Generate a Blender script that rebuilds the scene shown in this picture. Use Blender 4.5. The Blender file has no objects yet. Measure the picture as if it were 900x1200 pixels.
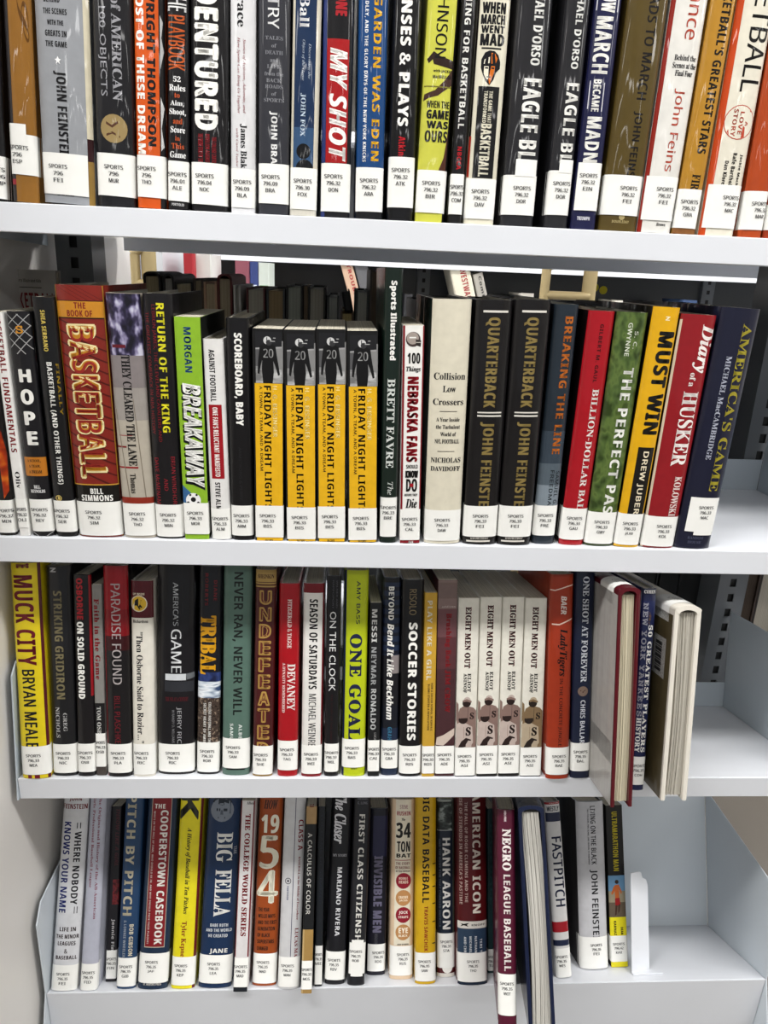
import bpy, bmesh, math, random, os
import numpy as np
from mathutils import Matrix, Vector
random.seed(7)
SC = bpy.context.scene
COL = SC.collection
EYE = 1.5                       # height of the lens above the floor

# ------------------------------------------------------------------ camera
f_px = 862.0
AX = np.array([13300., 295., f_px]); AX /= np.linalg.norm(AX)          # world X seen from the lens
DN = np.array([-115., 2665., f_px]); DN -= (DN @ AX) * AX; DN /= np.linalg.norm(DN)
AY = np.cross(AX, DN)
DIST = 0.6982
CAM = np.array([0., -DIST, EYE])
def ray(px, py):
    r = np.array([px - 450., py - 600., f_px]); return np.array([r @ AX, r @ AY, -(r @ DN)])
cd = bpy.data.cameras.new('camera'); cam = bpy.data.objects.new('camera', cd); COL.objects.link(cam)
R = np.array([AX, AY, -DN]) @ np.diag([1., -1., -1.])
M = Matrix.Identity(4)
for i in range(3):
    for j in range(3): M[i][j] = R[i, j]
    M[i][3] = CAM[i]
cam.matrix_world = M
cd.sensor_fit = 'VERTICAL'; cd.sensor_height = 36; cd.lens = 36 * f_px / 1200; cd.clip_start = .02
SC.camera = cam

# ------------------------------------------------------------------ light
SC.view_settings.view_transform = 'Standard'; SC.view_settings.look = 'None'
SC.view_settings.gamma = 1; SC.view_settings.use_curve_mapping = False
SC.view_settings.exposure = -0.1
w = bpy.data.worlds.new('world'); SC.world = w; w.use_nodes = True
w.node_tree.nodes['Background'].inputs[0].default_value = (.95, .98, 1, 1)
w.node_tree.nodes['Background'].inputs[1].default_value = .35
CEIL = 2.75
def area(x, y, sx, sy, pw, col=(1, .985, .96)):
    l = bpy.data.lights.new('ceiling_lamp', 'AREA'); l.shape = 'RECTANGLE'; l.size = sx; l.size_y = sy
    l.energy = pw; l.color = col
    o = bpy.data.objects.new('ceiling_lamp', l); o.location = (x, y, CEIL - .06); COL.objects.link(o)
    return o
LAMPS = [(x, y) for y in (-8.6, -6.6, -4.6, -2.6, -.62, 1.02, 2.9) for x in (-2.6, -.7, 1.2, 3.1)]
for x, y in LAMPS: area(x, y, 1.2, .22, 34 if -1 < y < 2 else 13 if y > -3 else 10)

# ------------------------------------------------------------------ materials
def lin(h):
    v = [int(h[i:i + 2], 16) / 255 for i in (0, 2, 4)]
    return tuple(c / 12.92 if c <= .04045 else ((c + .055) / 1.055) ** 2.4 for c in v) + (1,)
MATS = {}
def mat(h, fin='m'):
    k = (h, fin)
    if k in MATS: return MATS[k]
    m = bpy.data.materials.new({'m': 'glossy_jacket_', 'p': 'paper_cover_', 'l': 'label_', 'w': 'painted_metal_', 'g': 'page_edge_', 'd': 'matte_', 'f': 'floor_'}[fin] + h)
    m.use_nodes = True; n = m.node_tree; L = n.links.new; b = n.nodes['Principled BSDF']
    c = lin(h)
    if fin in 'mp':
        lum = .3 * c[0] + .59 * c[1] + .11 * c[2]; k_ = .72 + .28 * min(1, lum / .55); c = (c[0] * k_, c[1] * k_, c[2] * k_, 1)
    tc = n.nodes.new('ShaderNodeTexCoord'); mp = n.nodes.new('ShaderNodeMapping'); L(tc.outputs['Object'], mp.inputs[0])
    nz = n.nodes.new('ShaderNodeTexNoise'); L(mp.outputs[0], nz.inputs[0])
    mx = n.nodes.new('ShaderNodeMix'); mx.data_type = 'RGBA'; mx.blend_type = 'MULTIPLY'; mx.inputs[6].default_value = c
    rp = n.nodes.new('ShaderNodeValToRGB'); L(nz.outputs[0], rp.inputs[0]); L(rp.outputs[0], mx.inputs[7])
    lo = {'m': .9, 'p': .9, 'l': .96, 'w': .965, 'g': .6, 'd': .95, 'f': .85}[fin]
    rp.color_ramp.elements[0].position = .3; rp.color_ramp.elements[0].color = (lo, lo, lo, 1)
    rp.color_ramp.elements[1].position = .7
    mx.inputs[0].default_value = 1
    nz.inputs['Scale'].default_value = {'m': 90, 'p': 120, 'l': 60, 'w': 9, 'g': 1, 'd': 30, 'f': 3}[fin]
    L(mx.outputs[2], b.inputs['Base Color'])
    bp = n.nodes.new('ShaderNodeBump')
    if fin in 'ml':
        b.inputs['Roughness'].default_value = .34 if fin == 'm' else .45
        b.inputs['Coat Weight'].default_value = .52 if fin == 'm' else .3; b.inputs['Coat Roughness'].default_value = .03
        b.inputs['Coat IOR'].default_value = 1.5; b.inputs['Specular IOR Level'].default_value = .15
        mp2 = n.nodes.new('ShaderNodeMapping'); L(tc.outputs['Object'], mp2.inputs[0]); mp2.inputs['Scale'].default_value = (1, 1, .1)
        n2 = n.nodes.new('ShaderNodeTexNoise'); n2.inputs['Scale'].default_value = 75; n2.inputs['Detail'].default_value = 1.5
        L(mp2.outputs[0], n2.inputs[0]); L(n2.outputs[0], bp.inputs['Height'])
        bp.inputs['Strength'].default_value = .75; bp.inputs['Distance'].default_value = .0035
        L(bp.outputs[0], b.inputs['Coat Normal'])
    elif fin == 'p':
        b.inputs['Roughness'].default_value = .4; b.inputs['Specular IOR Level'].default_value = .25; b.inputs['Coat Weight'].default_value = .25
        b.inputs['Coat Roughness'].default_value = .15
    elif fin == 'w':
        b.inputs['Roughness'].default_value = .28
        nz.inputs['Detail'].default_value = 4
        n3 = n.nodes.new('ShaderNodeTexNoise'); n3.inputs['Scale'].default_value = 900; L(tc.outputs['Object'], n3.inputs[0])
        L(n3.outputs[0], bp.inputs['Height']); bp.inputs['Strength'].default_value = .06; bp.inputs['Distance'].default_value = .0004
        L(bp.outputs[0], b.inputs['Normal'])
    elif fin == 'g':
        b.inputs['Roughness'].default_value = .85
        mp.inputs['Scale'].default_value = (2600, 3, 3); nz.inputs['Detail'].default_value = 1
        L(nz.outputs[0], bp.inputs['Height']); bp.inputs['Strength'].default_value = .5; bp.inputs['Distance'].default_value = .0006
        L(bp.outputs[0], b.inputs['Normal'])
    else:
        b.inputs['Roughness'].default_value = .6
    MATS[k] = m; return m
def photo(name, cols, scale=(60, 60, 60), fin='m', dist=.0):
    """a printed photograph too small to read: blotches of its colours"""
    k = ('photo', name)
    if k in MATS: return k
    base = mat(cols[0], fin); m = base.copy(); m.name = 'printed_photo_' + name; n = m.node_tree; L = n.links.new
    b = n.nodes['Principled BSDF']
    mp = n.nodes.new('ShaderNodeMapping'); tc = n.nodes.new('ShaderNodeTexCoord'); L(tc.outputs['Object'], mp.inputs[0]); mp.inputs['Scale'].default_value = scale
    nz = n.nodes.new('ShaderNodeTexNoise'); nz.inputs['Scale'].default_value = 1; nz.inputs['Detail'].default_value = 2; L(mp.outputs[0], nz.inputs[0])
    nz.inputs['Distortion'].default_value = dist
    rp = n.nodes.new('ShaderNodeValToRGB'); L(nz.outputs[0], rp.inputs[0]); e = rp.color_ramp.elements
    e[0].position = .36; e[0].color = lin(cols[0]); e[1].position = .66; e[1].color = lin(cols[-1])
    for i, c in enumerate(cols[1:-1]):
        q = e.new(.36 + .3 * (i + 1) / (len(cols) - 1)); q.color = lin(c)
    L(rp.outputs[0], b.inputs['Base Color'])
    MATS[k] = m; return k
def getm(c, fin):
    return MATS[c] if isinstance(c, tuple) else mat(c, fin)

# ------------------------------------------------------------------ mesh collector
class MB:
    def __init__(s): s.v = []; s.f = []; s.m = []; s.s = []; s.mats = []
    def mi(s, m):
        if m not in s.mats: s.mats.append(m)
        return s.mats.index(m)
    def add(s, vs, fs, m, smooth=False):
        o = len(s.v); s.v += [tuple(map(float, q)) for q in vs]; i = s.mi(m)
        for q in fs: s.f.append([o + j for j in q]); s.m.append(i); s.s.append(smooth)
    def box(s, x0, x1, y0, y1, z0, z1, m):
        s.add([(x0, y0, z0), (x1, y0, z0), (x1, y1, z0), (x0, y1, z0), (x0, y0, z1), (x1, y0, z1), (x1, y1, z1), (x0, y1, z1)],
              [(0, 3, 2, 1), (4, 5, 6, 7), (0, 1, 5, 4), (1, 2, 6, 5), (2, 3, 7, 6), (3, 0, 4, 7)], m)
    def prism(s, pts, axis, a0, a1, m, smooth=False):
        """pts 2D polygon extruded along axis ('x': pts are (y,z); 'y': (x,z); 'z': (x,y))"""
        n = len(pts)
        def P(p, a): return {'x': (a, p[0], p[1]), 'y': (p[0], a, p[1]), 'z': (p[0], p[1], a)}[axis]
        vs = [P(p, a0) for p in pts] + [P(p, a1) for p in pts]
        s.add(vs, [tuple(range(n)), tuple(range(2 * n - 1, n - 1, -1))], m)
        s.add(vs, [(i, i + n, (i + 1) % n + n, (i + 1) % n) for i in range(n)], m, smooth)
    def build(s, name, parent=None, bevel=0, fix=False):
        me = bpy.data.meshes.new(name); me.from_pydata(s.v, [], s.f)
        for m in s.mats: me.materials.append(m)
        me.polygons.foreach_set('material_index', s.m); me.polygons.foreach_set('use_smooth', s.s)
        if fix:
            bm = bmesh.new(); bm.from_mesh(me); bmesh.ops.remove_doubles(bm, verts=bm.verts, dist=1e-6)
            bmesh.ops.recalc_face_normals(bm, faces=bm.faces); bm.to_mesh(me); bm.free()
        me.update()
        o = bpy.data.objects.new(name, me); COL.objects.link(o)
        if parent: o.parent = parent
        if bevel:
            b = o.modifiers.new('bevel', 'BEVEL'); b.width = bevel; b.segments = 2; b.limit_method = 'ANGLE'
        return o
def empty(name, mtx):
    o = bpy.data.objects.new(name, None); o.empty_display_size = .02; COL.objects.link(o); o.matrix_world = mtx; return o
def tag(o, label=None, cat=None, group=None, kind=None):
    if label: o['label'] = label
    if cat: o['category'] = cat
    if group: o['group'] = group
    if kind: o['kind'] = kind
    return o

# ------------------------------------------------------------------ lettering
def mapper(U, Lw, d=None):
    def g(s):
        r = ''
        for ch in s:
            if 'A' <= ch <= 'Z': r += chr(U + ord(ch) - 65)
            elif 'a' <= ch <= 'z': r += '\u210e' if (Lw == 0x1D44E and ch == 'h') else chr(Lw + ord(ch) - 97)
            elif d and '0' <= ch <= '9': r += chr(d + ord(ch) - 48)
            else: r += ch
        return r
    return g
SB = mapper(0x1D5D4, 0x1D5EE, 0x1D7EC); SR = mapper(0x1D5A0, 0x1D5BA, 0x1D7E2); SF = mapper(0x1D400, 0x1D41A, 0x1D7CE)
# style: (glyph mapper, added stroke weight as a share of the letter height)
STY = {'b': (SB, .022), 'x': (SB, .05), 'r': (SR, .014), 'q': (SR, .04), 'l': (SR, .03), 'n': (lambda s: s, 0), 'B': (mapper(0x1D63C, 0x1D656, 0x1D7EC), .03),
       'I': (mapper(0x1D608, 0x1D622), .01), 's': (SF, .015), 'S': (SF, .045), 'e': (mapper(0x1D434, 0x1D44E), .012), 'E': (mapper(0x1D468, 0x1D482), .02),
       'c': (mapper(0x1D4D0, 0x1D4EA), 0), 'm': (mapper(0x1D670, 0x1D68A, 0x1D7F6), .06)}
FONT = None
try:
    FONT = bpy.data.fonts.load(os.path.join(bpy.utils.resource_path('LOCAL'), 'datafiles', 'fonts', 'NotoSansMath-Regular.woff2'))
except Exception:
    FONT = None
GL = {}
def glyphs(s, st):
    k = (s, st)
    if k in GL: return GL[k]
    c = bpy.data.curves.new('lettering', 'FONT'); c.body = STY[st][0](s); c.resolution_u = 2
    if st in 'xmSbq': c.space_character = 1.08
    if FONT and st != 'n': c.font = FONT
    o = bpy.data.objects.new('lettering', c); COL.objects.link(o)
    me = bpy.data.meshes.new_from_object(o.evaluated_get(bpy.context.evaluated_depsgraph_get()))
    v = np.array([q.co[:2] for q in me.vertices]); fs = [tuple(p.vertices) for p in me.polygons]
    if len(v):
        lo = v.min(0); hi = v.max(0); v = (v - lo) / np.maximum(hi - lo, 1e-6)
    else: v = np.zeros((0, 2))
    bpy.data.objects.remove(o); bpy.data.curves.remove(c); bpy.data.meshes.remove(me)
    GL[k] = (v, fs); return GL[k]

def heavy(q, fs, st, ht, axis):
    """thicken strokes: copies of the letters nudged along the line of writing (and a little across)"""
    k = STY[st][1] * ht
    if k <= 0 or not len(q): return q, fs
    d = [(k, 0), (-k, 0)] if k < .04 * ht else [(k, 0), (-k, 0), (0, .6 * k), (0, -.6 * k)]
    qs = []; f2 = []
    for i, (a, b_) in enumerate(d):
        o = np.array([a, b_]) if axis == 'H' else np.array([b_, a]); qs.append(q + o); f2 += [tuple(j + i * len(q) for j in f) for f in fs]
    return np.concatenate(qs), f2

# ------------------------------------------------------------------ shelves: four, the two lower ones tilted back
SHELF = {1: (.0455, 0.), 2: (-.260, 0.), 3: (-.5425, 11.), 4: (-.857, 23.)}
FRM = {}
for k, (z, t) in SHELF.items():
    FRM[k] = Matrix.Translation((0, 0, EYE + z)) @ Matrix.Rotation(-math.radians(t), 4, 'X')
def local_cam(row):
    Mi = FRM[row].inverted(); c = Mi @ Vector(CAM); R3 = Mi.to_3x3()
    return np.array(c), (lambda px, py: np.array(R3 @ Vector(ray(px, py))))
LC = {k: local_cam(k) for k in SHELF}
def onY(row, px, py, Y):
    c, r = LC[row]; q = r(px, py); return c + q * (Y - c[1]) / q[1]
def onZ(row, px, py, Z=0):
    c, r = LC[row]; q = r(px, py); return c + q * (Z - c[2]) / q[2]

# ------------------------------------------------------------------ books
FR = {'A': (1, 0, 0, 3.75), 'B': (1, 220, 0, 3.75), 'C': (1, 440, 0, 3.75), 'D': (1, 660, 0, 3.75),
      'E': (2, 0, 290, 3.158), 'F': (2, 220, 290, 3.158), 'G': (2, 440, 290, 3.158), 'H': (2, 660, 290, 3.158),
      'I': (3, 0, 640, 3.75), 'J': (3, 220, 640, 3.75), 'K': (3, 440, 640, 3.75), 'L': (3, 660, 640, 3.75),
      'M': (4, 0, 900, 3.75), 'N': (4, 220, 900, 3.75), 'O': (4, 440, 900, 3.75), 'Q': (4, 660, 900, 3.75)}
ROWNAME = {1: 'top shelf', 2: 'second shelf', 3: 'third shelf', 4: 'bottom shelf'}
BOOKS = []
def b(fr, top, bot, col, lab, desc, els=(), **kw):
    """top=(xl,xr,y) bot=(xl,xr,y) in the frame's pixels; lab=(y0,y1,number,code)"""
    BOOKS.append(dict(fr=fr, top=top, bot=bot, col=col, lab=lab, desc=desc, els=els, **kw))
def T(s, y0, y1, u0, u1, c='eeeeea', st='b'): return ('T', s, y0, y1, u0, u1, c, st)
def H(s, y0, y1, u0, u1, c='eeeeea', st='b'): return ('H', s, y0, y1, u0, u1, c, st)
def R_(y0, y1, u0, u1, c): return ('R', y0, y1, u0, u1, c)
def C_(u, y, r, c): return ('C', u, y, r, c)
def G_(pts, c): return ('G', pts, c)
BK = '1b1a1d'; WH = 'f0efea'; RD = 'b0121c'
# ---- top shelf
b('A', (-110, -12, 0), (-70, 26, 872), BK, (682, 870, '796', 'AMP'), 'black hardback cut off by the left edge, first', h=.24, lu=.75)
b('A', (0, 133, 0), (32, 187, 880), '9a6a2a', (590, 768, '796', 'ESP'), 'golden brown hardback with a stepped white label, second', [
  R_('top', 'bot', 0, .2, '2a2628'), T('S', -60, 180, .55, .92, '6a4312', 'c'), R_(790, 815, .02, .2, 'a02030')], h=.24, tabs=((.0, .68, 545, 640),), lu=.3)
b('A', (137, 385, 0), (187, 412, 888), '9a9da2', (675, 857, '796', 'FEI', 0, .9), 'wide silver grey hardback with a small star above black capitals', [
  R_('top', 600, .9, 1, 'd0c8b0'), R_(600, 700, .9, 1, '38161a'), R_(700, 'bot', .9, 1, '9a7a3c'),
  H('BEHIND', -16, 12, .2, .5, '222226'), H('THE SCENES', 38, 64, .18, .62, '222226'), H('WITH THE', 90, 112, .25, .55, '222226'), H('GREATS IN', 135, 162, .2, .6, '222226'), H('THE GAME', 182, 208, .2, .6, '222226'),
  G_([(.42, 248), (.44, 260), (.48, 262), (.445, 270), (.46, 284), (.42, 274), (.38, 284), (.395, 270), (.36, 262), (.4, 260)], 'f0f0f0'),
  T('JOHN FEINSTEI', 315, 675, .32, .56, '1c1c20', 'b'), H('LITTLE BROWN', 852, 862, .3, .62, '222226')], h=.24, lu=.33)
b('A', (395, 576, 0), (420, 598, 905), '202024', (675, 862, '796', 'MUR'), 'black hardback with a tan baseball printed near its foot', [
  T('100 OBJECTS', 30, 425, .14, .36, '9a9aa0', 'n'), T('of AMERICAN', -20, 440, .5, .74, 'a4a4aa', 's'), C_(.5, 565, 64, 'a08a5c'),
  G_([(.3, 535), (.45, 550), (.6, 530), (.62, 540), (.46, 562), (.3, 547)], '5c3a2a'), G_([(.3, 590), (.46, 578), (.66, 596), (.66, 604), (.46, 588), (.3, 600)], '5c3a2a')], h=.24)
b('A', (578, 722, 0), (602, 729, 912), 'd85a1c', (683, 868, '796', 'THO'), 'bright orange hardback with white and black stacked capitals', [
  R_('top', 'bot', .82, 1, '1c1a1c'), G_([(.86, 60), (.95, 90), (.9, 160), (.97, 220), (.86, 300)], 'b8b8b8'), G_([(.86, 420), (.97, 470), (.88, 560), (.96, 640), (.86, 660)], 'c8c8c8'),
  T('COST OF THESE DREAM', -60, 678, .08, .34, 'f2efe8', 'x'), T('WRIGHT THOMPSON', -60, 640, .44, .7, '1c1a1c', 'x')], h=.235, lu=.35)
b('A', (730, 830, 0), (737, 827, 918), BK, (708, 884, '796.01', 'ALE'), 'narrow black hardback with white and orange centred serif words', [
  T('THE', -40, 48, .05, .9, 'e8e8e8', 'r'), T('PLAYBOOK', 68, 308, .06, .84, 'd0602a', 'r'), H('52', 335, 360, .3, .64, 'e8e8e8', 's'), H('Rules', 372, 400, .1, .85, 'e8e8e8', 's'),
  H('to', 408, 430, .35, .6, 'c8562a', 's'), H('Aim,', 442, 468, .15, .8, 'e8e8e8', 's'), H('Shoot,', 478, 508, .1, .88, 'e8e8e8', 's'), H('and', 520, 545, .28, .72, 'c8562a', 's'),
  H('Score', 556, 584, .16, .85, 'e8e8e8', 's'), H('in', 598, 618, .38, .6, 'c8562a', 's'), H('This', 630, 655, .2, .8, 'c8562a', 's'), H('Game', 666, 694, .12, .88, 'e8e8e8', 's'), H('PORTFOLIO', 893, 905, .2, .8, 'c0c0c0')], h=.235)
b('B', (5, 180, 0), (8, 178, 922), BK, (716, 900, '796.04', 'NOC'), 'black hardback with very large white condensed capitals', [
  T('INDENTURED', -215, 568, .12, .72, 'f0efea', 'x'), T('THE INSIDE STORY OF THE', 590, 715, .2, .34, '8c1a24'), T('REBELLION AGAINST', 590, 715, .4, .52, '8c1a24'), T('THE COLLEGE CARTEL', 600, 715, .58, .7, '8c1a24')], h=.24, lu=.38)
b('B', (184, 300, 0), (184, 300, 934), 'd6d6d8', (742, 912, '796.09', 'BLA'), 'pale grey white hardback with small red italic lines', [
  T('Grace', -75, 118, .28, .62, '242428', 's'), T('Stories of Activism, Adversity, and', 172, 497, .48, .62, 'a03040', 'e'), T('How Sports Can Bring Us Together', 165, 500, .26, .4, 'a03040', 'e'),
  T('James Blak', 545, 740, .38, .66, '242428', 's'), T('with Carol Taylor', 565, 735, .2, .32, 'a03040', 'e')], h=.235)
b('B', (308, 452, 0), (310, 442, 942), '3a3b42', (720, 895, '796.09', 'BRA'), 'charcoal hardback with white name capitals and dim centred words', [
  T('COUNTRY', -260, 125, .3, .66, 'e8e8e8', 'r')] + [H(s, y, y + 17, .5 - q, .5 + q, '84858c', 's') for s, y, q in [('TALES', 158, .28), ('of', 192, .08), ('DEATH', 222, .28), ('and', 256, .12), ('LIFE', 284, .22), ('from the', 316, .3), ('BACK', 345, .24), ('ROADS', 372, .28), ('of', 404, .08), ('SPORTS', 432, .32)]] + [
  T('JOHN BRA', 490, 720, .36, .62, 'e8e8e8', 'b')], h=.235, lu=.4)
b('B', (462, 590, 0), (447, 564, 950), '1c3458', (738, 920, '796.30', 'FOX'), 'navy hardback with cream edges and a black ball silhouette', [
  R_('top', 'bot', 0, .09, 'cfc9b8'), R_('top', 'bot', .84, 1, 'cfc9b8'), R_(560, 740, .1, .83, '3a5a80'), T('The Ball', -180, 120, .24, .58, 'e8e8ea', 's'), T('Discovering the', 190, 345, .56, .68, 'b8c4d4', 'e'),
  T('Object of the Game', 175, 355, .34, .46, 'b8c4d4', 'e'), T('JOHN FOX', 410, 600, .32, .52, 'b8c8d8', 's'), C_(.47, 665, 34, '101216'), C_(.52, 742, 42, '14161a'), R_(918, 'bot', 0, 1, 'c8c4b8')], h=.24)
b('B', (596, 735, 0), (580, 714, 957), '18181c', (718, 930, '796.32', 'DON'), 'red and black hardback with slanted white shouting capitals', [
  R_(170, 716, .14, .86, 'b01c20'), R_('top', 'bot', 0, .13, '2c3c78'), T('ONE', -30, 66, .4, .76, 'b82830', 'x'), T('MY SHOT', 212, 706, .24, .82, 'f2f0ec', 'B')], h=.235, lu=.42)
b('B', (750, 885, 0), (718, 874, 966), '1d4c86', (736, 930, '796.32', 'ARA'), 'royal blue hardback with bold yellow capitals', [
  T('THE GARDEN WAS EDEN', -210, 706, .52, .8, 'e0aa20', 'b'), T('BILL BRADLEY, AND THE GLORY DAYS OF THE NEW YORK KNICKS', -120, 712, .2, .34, 'e8e8e8', 'b'), R_(930, 'bot', 0, 1, '16181c')], h=.24)
b('C', (82, 205, 0), (50, 164, 970), '141417', (690, 912, '796.32', 'ATK'), 'black hardback with chunky white capitals and a red word', [
  T('OFFENSES & PLAYS', -215, 552, .28, .66, 'f2f0ec', 'x'), T('Atkins', 600, 700, .34, .6, 'c81c28', 'b')], h=.235, lu=.46)
b('C', (232, 372, 0), (168, 306, 976), 'c6c64c', (748, 935, '796.32', 'BIR'), 'yellow green hardback crossed by brown basketball players arms', [
  R_('top', 'bot', .93, 1, '1c1a18'), G_([(.08, 262), (.28, 226), (.5, 246), (.93, 262), (.93, 300), (.55, 290), (.3, 282), (.26, 262), (.14, 280)], '33221c'),
  G_([(.93, 300), (.93, 372), (.5, 420), (.2, 432), (.04, 446), (.06, 416), (.4, 396), (.7, 350)], '4a3028'), R_(378, 384, .04, .93, '807a30'),
  T('JOHNSON', -110, 255, .22, .68, '1a1a1a', 'r'), H('with JACKIE', 305, 320, .3, .9, '1a1a1a', 'b'), H('MacMULLAN', 330, 344, .3, .9, '1a1a1a', 'b'),
  H('WHEN THE', 444, 474, .16, .9, '1a1a1a', 'q'), H('GAME', 484, 522, .18, .9, '1a1a1a', 'x'), H('WAS', 532, 564, .2, .9, '1a1a1a', 'x'), H('OURS', 574, 625, .16, .9, '1a1a1a', 'b'),
  G_([(.93, 560), (.93, 750), (.68, 750), (.84, 690), (.9, 620)], '5a3428')], h=.235)
b('C', (380, 446, 0), (312, 386, 981), BK, (765, 942, '796.32', 'COM'), 'slim black hardback with a small red acronym above its label', [
  T('CONDITIONING FOR BASKETBALL', -320, 565, .26, .7, 'f0efea', 'b'), T('NBCCA', 645, 745, .34, .66, 'c81c28', 'b')], h=.235)
b('C', (450, 605, 0), (388, 520, 988), 'd9d4c0', (785, 962, '796.32', 'DAV'), 'cream hardback with an orange and black portrait of a face', [
  R_('top', 600, 0, .05, '1a1614'), R_(600, 780, 0, .06, 'b03020'), H('WHEN', 10, 58, .14, .84, '16161a', 'x'), H('MARCH', 64, 106, .12, .84, '16161a', 'x'), H('WENT', 112, 145, .14, .85, '16161a', 'x'), H('MAD', 150, 200, .14, .86, '16161a', 'x'), R_(209, 216, .18, .8, '16161a'),  # dark left strip paints in the shaded gap beside the spine
  G_([(.3, 232), (.44, 222), (.6, 224), (.72, 240), (.8, 270), (.8, 300), (.68, 318), (.62, 350), (.5, 375), (.38, 358), (.28, 330), (.2, 300), (.2, 262)], '16161a'),
  G_([(.5, 232), (.62, 236), (.7, 256), (.66, 276), (.52, 280)], 'd87018'), G_([(.52, 290), (.64, 290), (.62, 320), (.56, 345), (.5, 372), (.46, 350)], 'd87018'), G_([(.3, 262), (.46, 250), (.46, 278), (.28, 282)], 'e6e0cc'),
  G_([(.3, 292), (.44, 292), (.45, 350), (.38, 346), (.3, 325)], 'e6e0cc'), R_(296, 303, .33, .43, '16161a'), R_(296, 303, .53, .62, '16161a'), R_(336, 341, .4, .54, '16161a'),
  R_(380, 783, .17, .84, '1a1a1c'), T('THE GAME THAT', 400, 540, .52, .64, 'd9d4c0', 'b'), T('TRANSFORMED', 400, 540, .36, .48, 'd9d4c0', 'b'), T('BASKETBALL', 545, 775, .34, .68, 'd9d4c0', 'b')], h=.24)
b('C', (628, 785, 0), (548, 697, 996), '2a2a2e', (770, 945, '796.32', 'DOR'), 'left of two matching black hardbacks with large white capitals', [
  T('MICHAEL D\'ORSO', -130, 285, .48, .76, 'e4e4e0', 'b'), T('EAGLE BL', 346, 700, .34, .88, 'ecebe6', 'b')], h=.24, tabs=((.3, .95, 700, 775),), lu=.55)
b('D', (128 - 112, 128, 0), (47 - 142, 35, 1002), '2a2a2e', (750, 945, '796.32', 'DOR'), 'right of two matching black hardbacks with large white capitals', [
  T('MICHAEL D\'ORSO', -110, 302, .42, .72, 'e4e4e0', 'b'), T('EAGLE BL', 366, 712, .34, .88, 'ecebe6', 'b')], h=.24, tabs=((.36, .98, 702, 760),), lu=.55)
b('D', (140, 268, 0), (32, 142, 1012), '20224a', (715, 925, '796.32', 'EIN', .04, 1), 'dark blue purple hardback with framed white condensed capitals', [
  T('HOW', -60, 52, .22, .76, 'ecebe6', 'b'), R_(-60, 45, .06, .09, 'd8d8e0'), R_(-60, 50, .84, .87, 'd8d8e0'), T('MARCH', 74, 322, .12, .74, 'ecebe6', 'b'), T('BECAME', 350, 490, .26, .56, 'ecebe6', 'b'), R_(355, 480, .12, .15, 'd8d8e0'), R_(362, 490, .66, .69, 'd8d8e0'),
  T('MADN', 515, 712, .18, .74, 'ecebe6', 'b'), H('TRIUMPH', 952, 968, .2, .7, 'd8d8e0', 'b')], h=.235)
b('D', (292, 478, 0), (155, 330, 1022), '5c4c22', (770, 946, '796.32', 'FEI'), 'olive bronze hardback with dark stencilled capitals', [
  T('ROADS TO MARCH', -110, 436, .5, .74, '1a1614', 'q'), T('JOHN FEINS', 490, 775, .48, .72, '1a1614', 'q'), H('DOUBLEDAY', 968, 980, .3, .75, 'b0a070'), C_(.54, 953, 14, 'b0a070')], h=.245, lu=.62)
b('D', (470, 655, 0), (326, 476, 1028), 'dcdad4', (775, 968, '796.32', 'FEI', .04, 1), 'white hardback with a red left edge and red lettering', [
  R_('top', 'bot', 0, .1, '9a2418'), T('Dance', -110, 172, .46, .82, 'c4503c', 'r'), H('Behind the', 240, 266, .28, .9, '26262a', 's'), H('Scenes at the', 274, 300, .26, .93, '26262a', 's'), H('Final Four', 308, 334, .36, .86, '26262a', 's'),
  T('John Feins', 390, 752, .42, .74, 'c4503c', 'r'), H('Brown', 978, 992, .5, .78, '26262a', 's')], h=.245, lu=.6)
b('D', (658, 768, 0), (480, 587, 1032), 'b8862c', (832, 1003, '796.32', 'GRA'), 'mustard gold hardback with upright black capitals', [
  T('BASKETBALL\'S GREATEST STARS', -130, 674, .42, .8, '201c18', 'b'), T('FIR', 766, 834, .4, .76, '201c18', 's'), R_(1003, 'bot', 0, 1, '8a5a30')], h=.24)
b('D', (775, 945, 0), (588, 766, 1042), 'dbd6c6', (812, 1003, '796.32', 'MAC', .04, 1), 'cream hardback with an orange left edge and a red ring', [
  R_('top', 'bot', 0, .15, 'cc4a18'), T('BASKETBALL', -560, 402, .4, .92, '1c1a1a', 'r'), C_(.56, 537, 77, 'c44a34'), C_(.56, 537, 73, 'dbd6c6'), T('A', 530, 552, .72, .8, 'b84a34'), T('LOVE', 490, 590, .54, .66, 'b84a34'), T('STORY', 480, 600, .36, .48, 'b84a34'),
  T('Jackie MacM', 676, 818, .74, .84, '1c1a1a', 'b'), T('Rafe Barthol', 672, 812, .54, .66, '1c1a1a', 'b'), T('Dan Klore', 708, 812, .35, .46, '1c1a1a', 'b'), H('BOOKWORKS', 984, 997, .35, .9, '3c3a3a')], h=.245, lu=.7)
b('D', (948, 1060, 0), (772, 880, 1042), 'b84a1e', (840, 1010, '796.32', 'MAR'), 'rust orange hardback, last whole one at the right,', h=.24, lu=.7)
b('D', (1062, 1190, 0), (882, 1000, 1046), 'a83c1a', (900, 1012, '796.32', 'MAR'), 'rust orange hardback cut off by the right edge', h=.24)

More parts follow.
